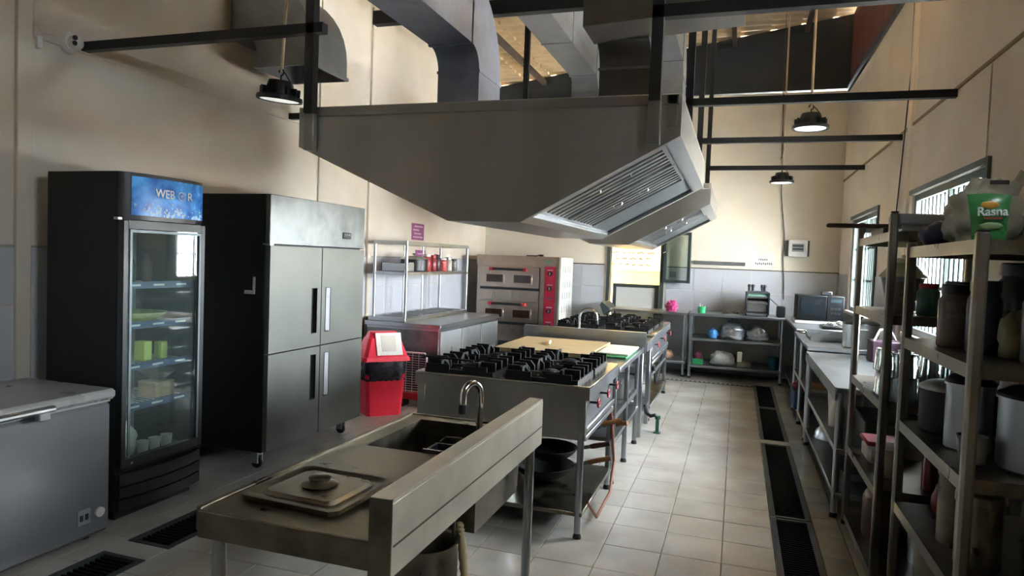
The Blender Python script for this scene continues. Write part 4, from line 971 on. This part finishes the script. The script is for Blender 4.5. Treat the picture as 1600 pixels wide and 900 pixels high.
pts = [(-.90, 2.235, .60), (-.865, 2.18, .56), (-.815, 2.10, .46), (-.80, 2.02, .3), (-.80, 1.95, .12), (-.82, 1.9, .03)]
hs = []
for i in range(len(pts)-1):
    a, b = Vector(pts[i]), Vector(pts[i+1])
    for k in range(8): hs.append(a.lerp(b, k/8))
hs.append(Vector(pts[-1]))
tag(G().tube(hs, [.017 if k % 2 else .0135 for k in range(len(hs))], 10).build('drain_hose', M('ribbed_hose', '#8a7a55', .55)), 'ribbed yellowish drain hose under the foreground sink', 'hose')

# ================================================================ benches along the back and right walls
def bench(name, label, x0, x1, y0, y1, z, legs, shelves, rails=(), cat='bench', lip=.035, mat=None):
    t = thing(name, ((x0+x1)/2, (y0+y1)/2, 0), label, cat, 'steel benches along the walls')
    mat = mat or steel
    B('worktop', mat, t, x0, x1, y0, y1, z-lip, z, r=.004)
    for x, y in legs: rleg(t, x, y, z-lip, .02)
    for s_ in shelves: B('shelf', mat, t, x0+.012, x1-.01, y0+.012, y1-.02, s_-.035, s_, r=.004)
    return t
b = bench('work_bench', 'steel bench with two shelves along the back wall', -.61, .63, 9.70, 10.38, .90, [(-.575, 9.73), (-.575, 10.34), (.60, 9.73), (.60, 10.34)], (.56, .19))
B('back_plate', steel_d, b, -.58, .62, 10.355, 10.365, .06, .86)
b = bench('serving_counter', 'narrow steel counter below the serving opening', -1.72, -.63, 9.74, 10.34, .895, [(-1.68, 9.78), (-1.68, 10.30), (-.665, 9.78), (-.665, 10.30)], (.22,))
G().prism([(-1.80, .80), (-1.72, .86), (-1.72, .895), (-1.80, .96), (-1.84, .98), (-1.86, .94)], 'y', 9.74, 10.3).build('end_bracket', darkframe, b)
b = bench('corner_counter', 'steel corner counter under the microwave', .64, 1.31, 8.19, 10.36, .90, [(.68, 8.24), (1.27, 8.24), (1.27, 10.3)], (.20,))
b = bench('work_bench', 'steel bench along the right wall holding the big pot', .625, 1.31, 6.64, 8.17, .865, [(.65, 6.70), (.65, 7.40), (.65, 8.12), (1.27, 6.70), (1.27, 8.12)], (.46, .13))
b = bench('work_bench', 'near steel bench along the right wall, between shelf rack and pot', .62, 1.31, 4.66, 6.60, .825, [(.645, 4.70), (.645, 6.54), (1.27, 4.70), (1.27, 6.54)], (.44, .16))
B('front_edge', steel_b, b, .612, .622, 4.665, 6.60, .745, .826)

tp = .901
simple('scrubber_ball', G().blob((-.86, 9.85, .897), .075, .065, .085, 3, .45, 36, 24, fr=6), pink, 'pink scrubbing bundle on the counter below the opening', 'scrubber')
t = thing('utensil_caddy', (-.45, 9.80, tp), 'bright green utensil caddy on the back bench', 'caddy')
G().lathe([(0, 0), (.048, 0), (.054, .09), (.05, .09), (.044, .008), (0, .008)], (-.45, 9.80, tp), 18).build('cup', green_pl, t)
for k in range(3): G().tube([(-.46+.02*k, 9.80, tp+.01), (-.475+.035*k, 9.80, tp+.135-.015*k)], .005, 6).build('utensil', white_pl, t)
tag(G().tube([(-.18, 9.9, tp+.01), (-.1, 9.86, tp+.02), (0, 9.9, tp+.045), (.04, 9.95, tp+.012), (-.05, 10.0, tp+.02), (-.16, 9.96, tp+.01)], .007, 6).build('power_cord', dark_pl), 'coiled black cord lying on the back bench', 'cord')
t = thing('conveyor_toaster', (.27, 9.95, tp), 'steel conveyor toaster on the back bench', 'toaster')
for x in (.115, .405): B('side_frame', dark_pl, t, x, x+.022, 9.82, 10.15, tp+.02, tp+.32, r=.004)
B('top_cover', steel, t, .137, .405, 9.84, 10.14, tp+.30, tp+.335, r=.005); B('back', dark_pl, t, .137, .405, 10.13, 10.15, tp+.02, tp+.3)
for z in (.24, .16): B('front_bar', steel, t, .137, .405, 9.83, 9.86, tp+z, tp+z+.028, r=.004)
B('crumb_tray', steel, t, .137, .405, 9.80, 10.12, tp+.02, tp+.04); B('rear_plate', alum, t, .145, .40, 9.98, 9.99, tp+.05, tp+.20); B('rear_plate', M('toaster_green', '#7fa894', .4), t, .145, .40, 9.86, 9.875, tp+.262, tp+.30)
for x in (.13, .40):
    for y in (9.84, 10.13): G().cyl((x, y, tp), (x, y, tp+.022), .012, 8).build('foot', rubber, t)
for x in (.16, .21, .33, .36): G().lathe([(0, 0), (.016, 0), (.016, .05), (.024, .06), (.02, .085), (0, .09)], (x, 10.0, tp+.336), 10).build('top_knob', dark_pl, t)
tag(G().box(.52, .63, 9.80, 10.0, tp, tp+.15, r=.015).box(.535, .62, 9.794, 9.80, tp+.03, tp+.12).build('black_speaker', dark_pl), 'small black box between toaster and microwave', 'device')
tag(G().tube([(.42, 10.1, tp+.25), (.50, 10.2, tp+.18), (.60, 10.3, tp+.10), (.63, 10.36, tp+.12)], .005, 5).build('power_cord', dark_pl), 'black cord running from the toaster to the wall', 'cord')
t = thing('microwave_oven', (.95, 9.2, tp), 'black microwave oven on a pale base in the back corner', 'microwave')
B('base_board', white_pl, t, .68, 1.18, 8.97, 9.42, tp, tp+.045, r=.006); mwb = M('microwave_black', '#0d0f10', .6, spec=.15)
B('body', mwb, t, .70, 1.22, 8.98, 9.40, tp+.05, tp+.345, r=.008)
d = B('door', mwb, t, .70, 1.03, 8.955, 8.98, tp+.052, tp+.343, r=.006); B('door_window', M('microwave_glass', '#1d2327', .25, spec=.2), d, .745, .985, 8.95, 8.956, tp+.10, tp+.30)
p = B('control_panel', M('panel_dark', '#14181a', .5, spec=.2), t, 1.035, 1.22, 8.958, 8.98, tp+.052, tp+.343, r=.004)
B('display', M('panel_display', '#2c3a40', .2), p, 1.07, 1.19, 8.955, 8.959, tp+.27, tp+.31)
for k in range(6): B('key', dark_pl, p, 1.075+.04*(k % 3), 1.105+.04*(k % 3), 8.954, 8.959, tp+.12+.06*(k//3), tp+.15+.06*(k//3))
simple('black_tin', G().box(.98, 1.10, 9.1, 9.2, tp+.347, tp+.395, r=.006), dark_pl, 'small black tin on top of the microwave', 'tin')
t = thing('fuse_box', (.78, YB, 1.72), 'white fuse box on the back wall above the microwave', 'fuse box')
B('back_box', dark_pl, t, .625, .93, YB-.06, YB, 1.735, 1.955, r=.006); B('front_cover', white_pl, t, .655, .90, YB-.09, YB-.05, 1.725, 1.965, r=.01)
w_ = B('breaker_window', grey_pl, t, .70, .855, YB-.094, YB-.088, 1.80, 1.91)
for z in (1.835, 1.88): B('breaker_row', dark_pl, w_, .71, .845, YB-.098, YB-.093, z-.012, z+.012)
t = thing('paper_sign', (.33, YB, 1.55), 'white paper sign on the back wall above the toaster', 'sign')
B('sheet', M('paper_white', '#dcdad4', .7), t, .185, .475, YB-.006, YB-.002, 1.54, 1.77)
for z, a, b_ in ((1.675, .27, .39), (1.615, .23, .44)):
    g = G(); x = a
    while x < b_: g.box(x, x+.016, YB-.008, YB-.006, z-random.uniform(.008, .016), z+random.uniform(.008, .018)); x += .026
    g.build('print_line', M('print_grey', '#6f6f74', .7), t)
tag(G().box(-.62, .095, YB-.05, YB-.016, 1.572, 1.625, r=.006).build('wall_rail', M('grey_rail', '#7c7f7d', .45, .5)), 'long grey rail fixed on the back wall above the tiling', 'rail')
simple('wall_socket', G().box(-.95, -.87, YB-.03, YB-.008, 1.37, 1.45, r=.006), grey_pl, 'small grey socket on the back wall behind the casement', 'socket')
grp = 'goods on the back bench shelves'
simple('blue_bag', G().blob((-.29, 9.84, .561), .065, .08, .075, 9, .3, fr=3), bluebag, 'blue plastic bag on the upper back bench shelf', 'bag', grp)
simple('clear_bag', G().blob((-.03, 9.90, .561), .165, .13, .14, 5, .3, fr=3), plasticbag, 'large clear bag of tubs on the upper back bench shelf', 'bag', grp)
simple('clear_bag', G().blob((.30, 9.90, .561), .14, .12, .12, 6, .3, fr=3), plasticbag, 'smaller clear bag at the right of the upper back bench shelf', 'bag', grp)
t = thing('storage_basket', (-.47, 9.83, .191), 'green plastic basket on the lower back bench shelf', 'basket')
G().box(-.54, -.40, 9.76, 9.77, .191, .27).box(-.54, -.40, 9.92, 9.93, .191, .27).box(-.54, -.53, 9.77, 9.92, .191, .27).box(-.41, -.40, 9.77, 9.92, .191, .27).box(-.53, -.41, 9.77, 9.92, .191, .2).build('basket', M('green_basket', '#2fa25e', .45), t)
simple('red_cloth', G().blob((-.47, 9.85, .203), .055, .06, .085, 2, .3), M('dark_red_cloth', '#7a3050', .8), 'dark red cloth in the green basket', 'cloth')
simple('wrapped_pack', G().blob((-.15, 9.88, .191), .16, .12, .11, 8, .25, fr=3), M('white_wrap', '#c9cfd0', .4, var=.15, scale=20), 'white wrapped pack on the lower back bench shelf', 'pack', grp)
simple('carton', G().box(.05, .23, 9.78, 9.98, .191, .26, r=.006), M('grey_carton', '#9c968c', .7), 'flat grey carton on the lower back bench shelf', 'carton', grp)
simple('white_pack', G().box(.045, .11, 9.78, 9.84, .191+.07, .40, r=.01), white_pl, 'white pack standing on the flat grey carton', 'pack', grp)
simple('blue_bucket', G().lathe([(0, 0), (.065, 0), (.085, .16), (.09, .165), (.08, .16), (.06, .01), (0, .01)], (.52, 9.86, .191), 20), M('teal_blue', '#2d6d84', .45), 'teal blue bucket at the right of the lower back bench shelf', 'bucket', grp)
simple('orange_pack', G().blob((-.90, 9.9, .221), .09, .07, .07, 4, .3), M('orange_pack', '#d98a4e', .5, var=.4, scale=30, tint='#d8d0c0'), 'orange and white packet under the serving counter', 'packet')

# things on and under the right wall benches
zb1, zb2 = .866, .826
pot('stock_pot', (1.08, 6.86, zb1), .15, .21, steel_b, 'large steel pot with dark lid on the right wall bench', lidmat=dark_pl)
t = thing('steel_tray', (.86, 7.45, zb1), 'shallow steel tray on the right wall bench', 'tray')
tx0, tx1, ty0, ty1 = .70, 1.06, 7.20, 7.70
G().box(tx0, tx1, ty0, ty1, zb1, zb1+.006).box(tx0, tx0+.006, ty0, ty1, zb1+.006, zb1+.05).box(tx1-.006, tx1, ty0, ty1, zb1+.006, zb1+.05).box(tx0+.006, tx1-.006, ty0, ty0+.006, zb1+.006, zb1+.05).box(tx0+.006, tx1-.006, ty1-.006, ty1, zb1+.006, zb1+.05).build('pan', steel, t)
G().tube([(tx0, ty0+.04, zb1+.04), (tx0-.03, ty0+.05, zb1+.07), (tx0-.03, ty1-.2, zb1+.07), (tx0, ty1-.19, zb1+.04)], .006, 6).build('handle', chrome, t)
t = thing('gas_ring', (1.10, 8.45, .901), 'low black ring stove with chrome rings on the corner counter', 'gas ring')
B('body', dark_pl, t, .92, 1.26, 8.30, 8.58, .902, .935, r=.01)
for k in range(3): G().tube([(1.02+k*.08+.075*math.cos(a), 8.44+.075*math.sin(a), .945+k*.012) for a in [2*PI*i/18 for i in range(19)]], .006, 6).build('chrome_ring', chrome, t)
G().tube([(.95, 8.36, .94), (1.0, 8.33, .985), (1.1, 8.33, .99), (1.2, 8.36, .95)], .006, 6).build('wire_loop', chrome, t)
simple('white_bowl', G().lathe([(0, 0), (.025, 0), (.05, .03), (.052, .034), (.046, .03), (.02, .005), (0, .005)], (.69, 8.05, zb1), 16), white_pl, 'small white bowl on the edge of the right wall bench', 'bowl')
simple('spoon_bundle', G().tube([(.70, 7.95, zb1+.008), (.80, 7.82, zb1+.01)], .008, 6).blob((.69, 7.97, zb1+.003), .025, .03, .012, 1, 0), chrome, 'chrome ladle beside the small white bowl', 'ladle')
t = thing('purple_crate', (1.17, 6.25, zb2), 'purple box behind the shelf rack on the right wall bench', 'box')
B('box', M('purple_box', '#3a2236', .6, var=.25, scale=20), t, 1.06, 1.29, 6.15, 6.38, zb2, zb2+.17, r=.008); G().tube([(1.08, 6.2, zb2+.17), (1.12, 6.22, zb2+.26), (1.2, 6.26, zb2+.27), (1.26, 6.3, zb2+.17)], .008, 6).build('handle', white_pl, t)
t = thing('blue_crate', (.79, 7.7, .131), 'blue crate on the lower shelf of the far right bench', 'crate')
B('crate', navy, t, .60, .86, 7.45, 7.95, .131, .31, r=.008)
simple('red_cloth', G().blob((.71, 7.7, .312), .10, .18, .05, 12, .35, fr=3), M('crimson_cloth', '#8f2342', .8, var=.2, scale=20), 'crimson cloth heaped on the blue crate', 'cloth')
simple('wood_block', G().box(.66, .95, 6.80, 6.95, .461, .50, r=.005), wood_d, 'wooden plank on the shelf of the bench with the big pot', 'board')
t = thing('storage_bucket', (.86, 5.95, .441), 'white bucket with red rim on the right wall bench shelf', 'bucket')
G().lathe([(0, 0), (.12, 0), (.14, .25), (.145, .26), (0, .262)], (.86, 5.95, .441), 24).build('body', white_pl, t); G().lathe([(.148, .25), (.15, .27), (.14, .28), (0, .285)], (.86, 5.95, .441), 24).build('lid', redknob, t)
simple('steel_bowl', G().lathe([(.13, 0), (.135, .005), (.12, .06), (.08, .105), (.03, .125), (0, .127)], (.80, 6.18, .161), 24), steel, 'upturned steel bowl on the bottom shelf of the near right bench', 'bowl')
simple('steel_bowl', G().lathe([(0, 0), (.06, 0), (.10, .05), (.105, .055), (.095, .05), (.055, .008), (0, .008)], (.82, 5.05, .161), 24), steel, 'small open steel bowl at the near end of the bottom bench shelf', 'bowl')
simple('sack', G().blob((1.05, 5.65, .161), .16, .2, .10, 7, .25), M('grey_sack', '#8d9394', .7, bump=.2), 'grey sack at the back of the near right bench shelf', 'sack')
simple('dark_crate', G().box(.82, 1.2, 4.85, 5.35, .441, .60, r=.01), M('dark_olive_crate', '#33382f', .6), 'dark crate on the middle shelf of the near right bench', 'crate')
simple('milk_jug', G().lathe([(0, 0), (.05, 0), (.055, .12), (.03, .16), (.03, .19), (0, .19)], (.72, 5.35, .441), 16), white_pl, 'white jug beside the dark crate on the near bench', 'jug')

# ================================================================ storage racks on the right
steel_r = M('dull_rack_steel', '#8f8b83', .4, 1, var=.15, rvar=.1)
def rack(label, x0, x1, y0, y1, ztop, zs, post_top):
    t = thing('storage_rack', ((x0+x1)/2, (y0+y1)/2, 0), label, 'shelf rack', 'steel storage racks')
    for x in (x0, x1):
        for y in (y0, y1):
            p = B('post', steel_r, t, x-.019, x+.019, y-.019, y+.019, .02, post_top, r=.009); B('post_cap', rubber, p, x-.016, x+.016, y-.016, y+.016, post_top-.002, post_top+.006, r=.003); B('post_foot', rubber, p, x-.021, x+.021, y-.021, y+.021, 0, .022)
    for z in zs:
        s_ = B('shelf', steel_w, t, x0-.005, x1+.005, y0+.02, y1-.02, z-.006, z)
        G().box(x0-.012, x0-.002, y0+.02, y1-.02, z-.045, z).box(x1+.002, x1+.012, y0+.02, y1-.02, z-.045, z).box(x0+.02, x1-.02, y0+.012, y0+.022, z-.045, z).box(x0+.02, x1-.02, y1-.022, y1-.012, z-.045, z).build('shelf_lip', steel_w, s_)
    return t
AX0, AX1, AY0, AY1 = .70, 1.27, 3.70, 4.61
AZ = (1.75, 1.345, .925, .49, .075)
a = rack('tall steel rack of glasses and jars beside the right wall bench', AX0, AX1, AY0, AY1, 1.84, AZ, 1.84)
for y in (AY0, AY1): B('top_rail', steel, a, AX0+.02, AX1-.02, y-.018, y+.018, 1.785, 1.835, r=.006)
BX0, BX1, BY0, BY1 = .71, 1.27, 2.46, 3.36
BZ = (1.665, 1.275, .915, .555, .20)
rack('nearest steel rack of pots and packets at the right edge', BX0, BX1, BY0, BY1, 1.69, BZ, 1.69)
z = AZ[0]+.001
tag(G().box(.48, 1.10, 4.37, 4.42, z+.052, z+.077, r=.008).build('wooden_paddle', M('dark_wood', '#4a3426', .6, var=.3, scale=20)), 'dark wooden paddle sticking out over the tall rack top', 'paddle').location.z += 0
simple('baking_tray', G().box(.74, 1.20, 4.18, 4.55, z, z+.05, r=.008), dark_pl, 'stack of dark trays on top of the tall rack under the paddle', 'tray')
simple('black_basket', G().box(.74, .92, 3.88, 4.06, z, z+.10, r=.01).box(.75, .91, 3.87, 3.88, z+.03, z+.08), dark_pl, 'black basket on top of the tall rack', 'basket')
simple('clear_box', G().box(.74, 1.24, 3.73, 3.86, z, z+.05, r=.006), plasticbag, 'clear plastic tray at the near end of the tall rack top', 'tray')
z = AZ[1]+.001
t = thing('covered_urn', (.88, 4.33, z), 'grey urn with cream domed lid on the tall rack', 'urn')
c = (.88, 4.33, z)
G().lathe([(0, 0), (.075, 0), (.075, .05), (.085, .06), (.11, .17), (.115, .18), (0, .185)], c, 24).build('body', M('urn_grey', '#5b5d5c', .35, .6), t)
G().lathe([(.122, .182), (.12, .192), (.085, .235), (.045, .262), (.045, .285), (.05, .29), (0, .292)], c, 24).build('dome_lid', M('cream_enamel', '#d8d3ac', .4), t); G().lathe([(0, .29), (.012, .29), (.016, .305), (0, .315)], c, 12).build('lid_knob', M('cream_enamel', '#d8d3ac', .4), t)
jar((.80, 3.98, z), .055, .19, M('brown_jar', '#7d6a5c', .3, var=.3, scale=20), grey_pl, 'brown jar beside the cream-lidded urn', neck=.95)
jar((.90, 3.86, z), .05, .16, M('green_jar', '#3c6a5a', .3), redknob, 'green jar with red lid on the tall rack')
simple('plate_stack', G().lathe([(0, 0), (.06, 0), (.12, .02), (.12, .05), (0, .05)], (1.10, 4.1, z), 24), white_pl, 'small stack of white plates behind the jars on the tall rack', 'plates')
jar((.95, 4.52, z), .05, .14, grey_pl, dark_pl, 'grey jar at the far end of the tall rack')
z = AZ[2]+.001
gl = tag(G().lathe([(.036, 0), (.038, .004), (.030, .115), (0, .117), (0, .112), (.027, .111), (.034, 0)], (.74, 3.76, z), 14).build('drinking_glass', drink), 'upturned drinking glass in the glass block on the tall rack', 'glass', 'upturned glasses on the tall rack')
k = 0
for lv in range(2):
    for i in range(6):
        for j in range(4):
            if (lv, i, j) == (0, 0, 0): continue
            if lv and (i+j) % 5 == 4: continue
            dup(gl, (.74+i*.082+random.uniform(-.003, .003), 3.76+j*.082+random.uniform(-.003, .003), z+lv*.118))
z = AZ[3]+.001
t = thing('food_tub', (.80, 4.30, z), 'white tub with red lid on the lower tall rack shelf', 'tub')
G().box(.73, .90, 4.19, 4.40, z, z+.10, r=.02).build('body', white_pl, t); G().box(.72, .91, 4.18, 4.41, z+.10, z+.125, r=.01).build('lid', M('red_lid', '#a5283a', .4), t)
jar((.985, 4.44, z), .07, .19, white_pl, teal, 'white jar with teal lid behind the red-lidded tub', neck=1.0)
jar((1.12, 4.25, z), .07, .16, M('dark_jar', '#3d3a35', .3), dark_pl, 'dark jar at the back behind the red-lidded tub')
jar((.80, 3.98, z), .05, .17, M('clear_tan_jar', '#a3937c', .3), white_pl, 'tan jar with white lid nearest on the lower tall rack shelf')
simple('red_bottle', G().lathe([(0, 0), (.04, 0), (.042, .15), (.018, .2), (.016, .25), (0, .25)], (.95, 3.82, z), 16), M('red_sauce', '#6e1a22', .25), 'red sauce bottle at the near end of the tall rack', 'bottle')
z = AZ[4]+.001
t = thing('brown_jug', (.82, 4.24, z), 'brown plastic jug on the bottom shelf of the tall rack', 'jug')
c = (.82, 4.24, z); jm = M('brown_plastic', '#4a2c24', .35)
G().lathe([(0, 0), (.085, 0), (.092, .02), (.092, .22), (.08, .25), (.04, .28), (.035, .31), (0, .31)], c, 24).build('body', jm, t); G().lathe([(0, .3), (.042, .3), (.042, .335), (0, .335)], c, 16).build('cap', M('tan_cap', '#b07f63', .45), t)
simple('tin_stack', G().lathe([(0, 0), (.08, 0), (.08, .07), (.083, .072), (.083, .15), (0, .15)], (.98, 3.95, z), 22), steel, 'stack of two steel tins on the bottom of the tall rack', 'tins')
# near rack
z = BZ[0]+.001
t = thing('plastic_sack', (.88, 3.02, z), 'big crumpled pale plastic sack on top of the nearest rack', 'sack')
sackm = M('pale_sack', '#b7b7a4', .45, var=.25, scale=14, bump=.5, bscale=14)
G().blob((.865, 3.02, z), .115, .13, .135, 11, .28, n=40, m=26, fr=2.4).build('sack_body', sackm, t)
G().tube([(.93, 3.02, z+.19), (.97, 3.01, z+.235), (.995, 3.0, z+.265)], [.05, .02, .03], 10).build('tied_neck', sackm, t)
B('sack_label', M('label_plum', '#3d2f3a', .6), t, .86, .92, 2.935, 2.94, z+.222, z+.237)
t = thing('drink_mix_packet', (.785, 2.70, z), 'green drink-mix packet with white lettering on the nearest rack', 'packet')
v = []; f = []; nx, nz = 10, 12; cx, cy = .785, 2.66
for s in (-1, 1):
    for j in range(nz+1):
        for i in range(nx+1):
            u, w = i/nx, j/nz; hw = .049+.016*w-.003*math.sin(w*PI)
            th = .02*(math.sin(PI*u)**.6)*(math.sin(PI*w)**.5)+.0015
            zz = z+.158*w+.004*math.sin(u*PI)*w; xx = cx-hw+2*hw*u
            v.append((xx, cy+s*th+.02*w, zz))
o = (nx+1)*(nz+1)
for j in range(nz):
    for i in range(nx):
        a_ = j*(nx+1)+i; f.append((a_, a_+1, a_+nx+2, a_+nx+1)); f.append((o+a_, o+a_+nx+1, o+a_+nx+2, o+a_+1))
pk = G().add(v, f).build('pouch', M('packet_green', '#3d8a4d', .3, var=.2, scale=20), t)
text('lettering', 'Rasna', .041, wt, t, (cx, cy-.022, z+.098), (PI/2-.12, -.03, 0), sx=.92)
mk = M('mango_yellow', '#c99a3a', .4)
G().blob((cx-.005, cy-.008, z+.121), .026, .005, .012, 1, .1, flat=False).build('fruit_print', mk, t)
G().box(cx-.022, cx+.028, cy-.0215, cy-.0185, z+.074, z+.080).build('red_band_print', M('red_print', '#9b3a2c', .5), t)
G().blob((cx, cy-.018, z+.052), .032, .004, .011, 2, .2, flat=False).build('leaf_print', M('leaf_print', '#8fa878', .5), t)
simple('brown_sack', G().blob((1.12, 2.85, z), .11, .13, .10, 13, .25, n=32, m=20), M('brown_sack', '#a08873', .5, var=.25, scale=12, bump=.4, bscale=16), 'brown plastic sack on top of the nearest rack, far right', 'sack')
simple('red_carton', G().box(.90, 1.16, 2.50, 2.60, z, z+.085, r=.004), M('red_stripe_carton', '#9c4a3e', .5, var=.5, scale=7, tint='#d2c6b8', thr=(.35, .45)), 'red and white carton at the near end of the nearest rack', 'carton')
simple('dark_bag', G().blob((.80, 3.27, z), .08, .07, .06, 15, .25), M('navy_bag', '#2a3350', .5), 'dark blue bag tucked under the pale sack', 'bag')
z = BZ[1]+.001
def dispenser(x, y, r, h, col, label, capm=dark_pl): jar((x, y, z), r, h, M('c_'+col, col, .25, var=.2, scale=14), capm, label, name='storage_jar')
dispenser(.88, 3.24, .075, .25, '#4a5666', 'tall blue-grey jar at the far end of the nearest rack')
dispenser(.80, 3.02, .06, .24, '#6b5f57', 'brown-grey jar second on the nearest rack upper shelf')
dispenser(.84, 2.84, .055, .26, '#3b4350', 'dark bottle third on the nearest rack upper shelf')
dispenser(1.05, 3.1, .10, .33, '#35383c', 'tall dark container at the back of the nearest rack')
jar((.93, 2.60, z), .055, .26, M('clear_jug', '#8a8a86', .15, var=.2), teal, 'clear jug with teal top on the nearest rack', name='water_jug')
simple('spice_tray', G().box(.98, 1.24, 2.56, 2.72, z, z+.19, r=.01), M('dark_carton', '#2e2a26', .6), 'dark carton beside the clear jug on the nearest rack', 'carton')
for k in range(5): jar((1.0+k*.055, 2.62, z+.191), .02, .07+.012*(k % 3), M('spice%d' % (k % 3), ('#6b4a30', '#8a7a55', '#443a34')[k % 3], .4), dark_pl, ['leftmost', 'second', 'middle', 'fourth', 'rightmost'][k]+' of five spice jars on the dark carton', group='spice jars on the dark carton')
jar((1.22, 2.80, z), .05, .33, M('amber_bottle', '#3a2a22', .25), dark_pl, 'tall amber bottle at the right of the nearest rack', cat='bottle', name='bottle')
simple('yellow_packet', G().blob((.90, 2.72, z), .05, .04, .09, 16, .25), M('olive_packet', '#8a8468', .5), 'small olive packet between the bottles on the nearest rack', 'packet')
z = BZ[2]+.001
pot('cooking_pot', (.87, 3.18, z), .135, .17, blackmatte, 'black pot with steel lid on the nearest rack', lidmat=steel)
pot('canister', (.83, 2.90, z), .075, .24, steel, 'steel canister with dark rim on the nearest rack', cat='canister', lidmat=dark_pl, handle=False)
pot('cooking_pot', (1.0, 2.66, z), .15, .24, steel, 'large steel pot with dark lid at the right of nearest rack', lidmat=dark_pl)
simple('glass_carton', G().box(1.03, 1.25, 3.05, 3.22, z, z+.30, r=.004), M('tan_glass_carton', '#9c958a', .5, var=.3, scale=30), 'tan carton of glassware behind the steel pot', 'carton')
simple('grey_cup', G().lathe([(0, 0), (.04, 0), (.05, .09), (.046, .09), (.036, .008), (0, .008)], (.79, 2.70, z), 16), grey_pl, 'grey cup in front of the large steel pot', 'cup')
z = BZ[3]+.001
def canister(c, r, h, label):
    t = thing('tall_canister', c, label, 'canister', 'tall steel canisters on the nearest rack')
    G().lathe([(0, 0), (r, 0), (r, h*.82), (r*1.03, h*.83), (r*1.03, h*.86), (0, h*.86)], c, 26).build('body', steel_w, t)
    G().lathe([(r*1.06, h*.84), (r*1.06, h*.94), (r, h*.97), (r*.5, h), (0, h)], c, 26).build('lid', steel_w, t)
    G().lathe([(.008, h*.98), (.01, h*1.03), (0, h*1.04)], c, 10).build('lid_knob', steel_w, t)
canister((.83, 2.92, z), .075, .30, 'farther tall steel canister on the nearest rack')
canister((.83, 2.72, z), .07, .26, 'nearer tall steel canister on the nearest rack')
simple('paper_carton', G().box(.98, 1.22, 2.55, 2.78, z, z+.12, r=.004), M('olive_carton', '#8b8355', .6, var=.3, scale=12), 'olive paper carton on the nearest rack', 'carton')
simple('paper_stack', G().box(.99, 1.20, 2.56, 2.74, z+.121, z+.17, r=.004).move(Matrix.Translation((1.1, 2.65, 0)) @ Matrix.Rotation(.2, 4, 'Z') @ Matrix.Translation((-1.1, -2.65, 0))), M('yellow_paper', '#b3a560', .6, var=.3, scale=12), 'yellow packets lying on the olive carton', 'packets')
simple('red_pouch', G().blob((.86, 3.22, z), .05, .06, .08, 17, .2), M('red_pouch', '#6f2028', .4), 'red pouch at the far end under the black pot', 'pouch')
z = BZ[4]+.001
canister((.82, 3.14, z), .08, .27, 'tall steel canister on the bottom shelf of the nearest rack')
pot('canister', (.83, 2.90, z), .07, .20, steel, 'open steel canister on the bottom shelf of the nearest rack', cat='canister', handle=False)
simple('rust_box', G().box(.98, 1.24, 2.6, 3.0, z, z+.16, r=.006), M('rust_box', '#5a3a30', .6), 'dark rust box on the bottom shelf of the nearest rack', 'box')
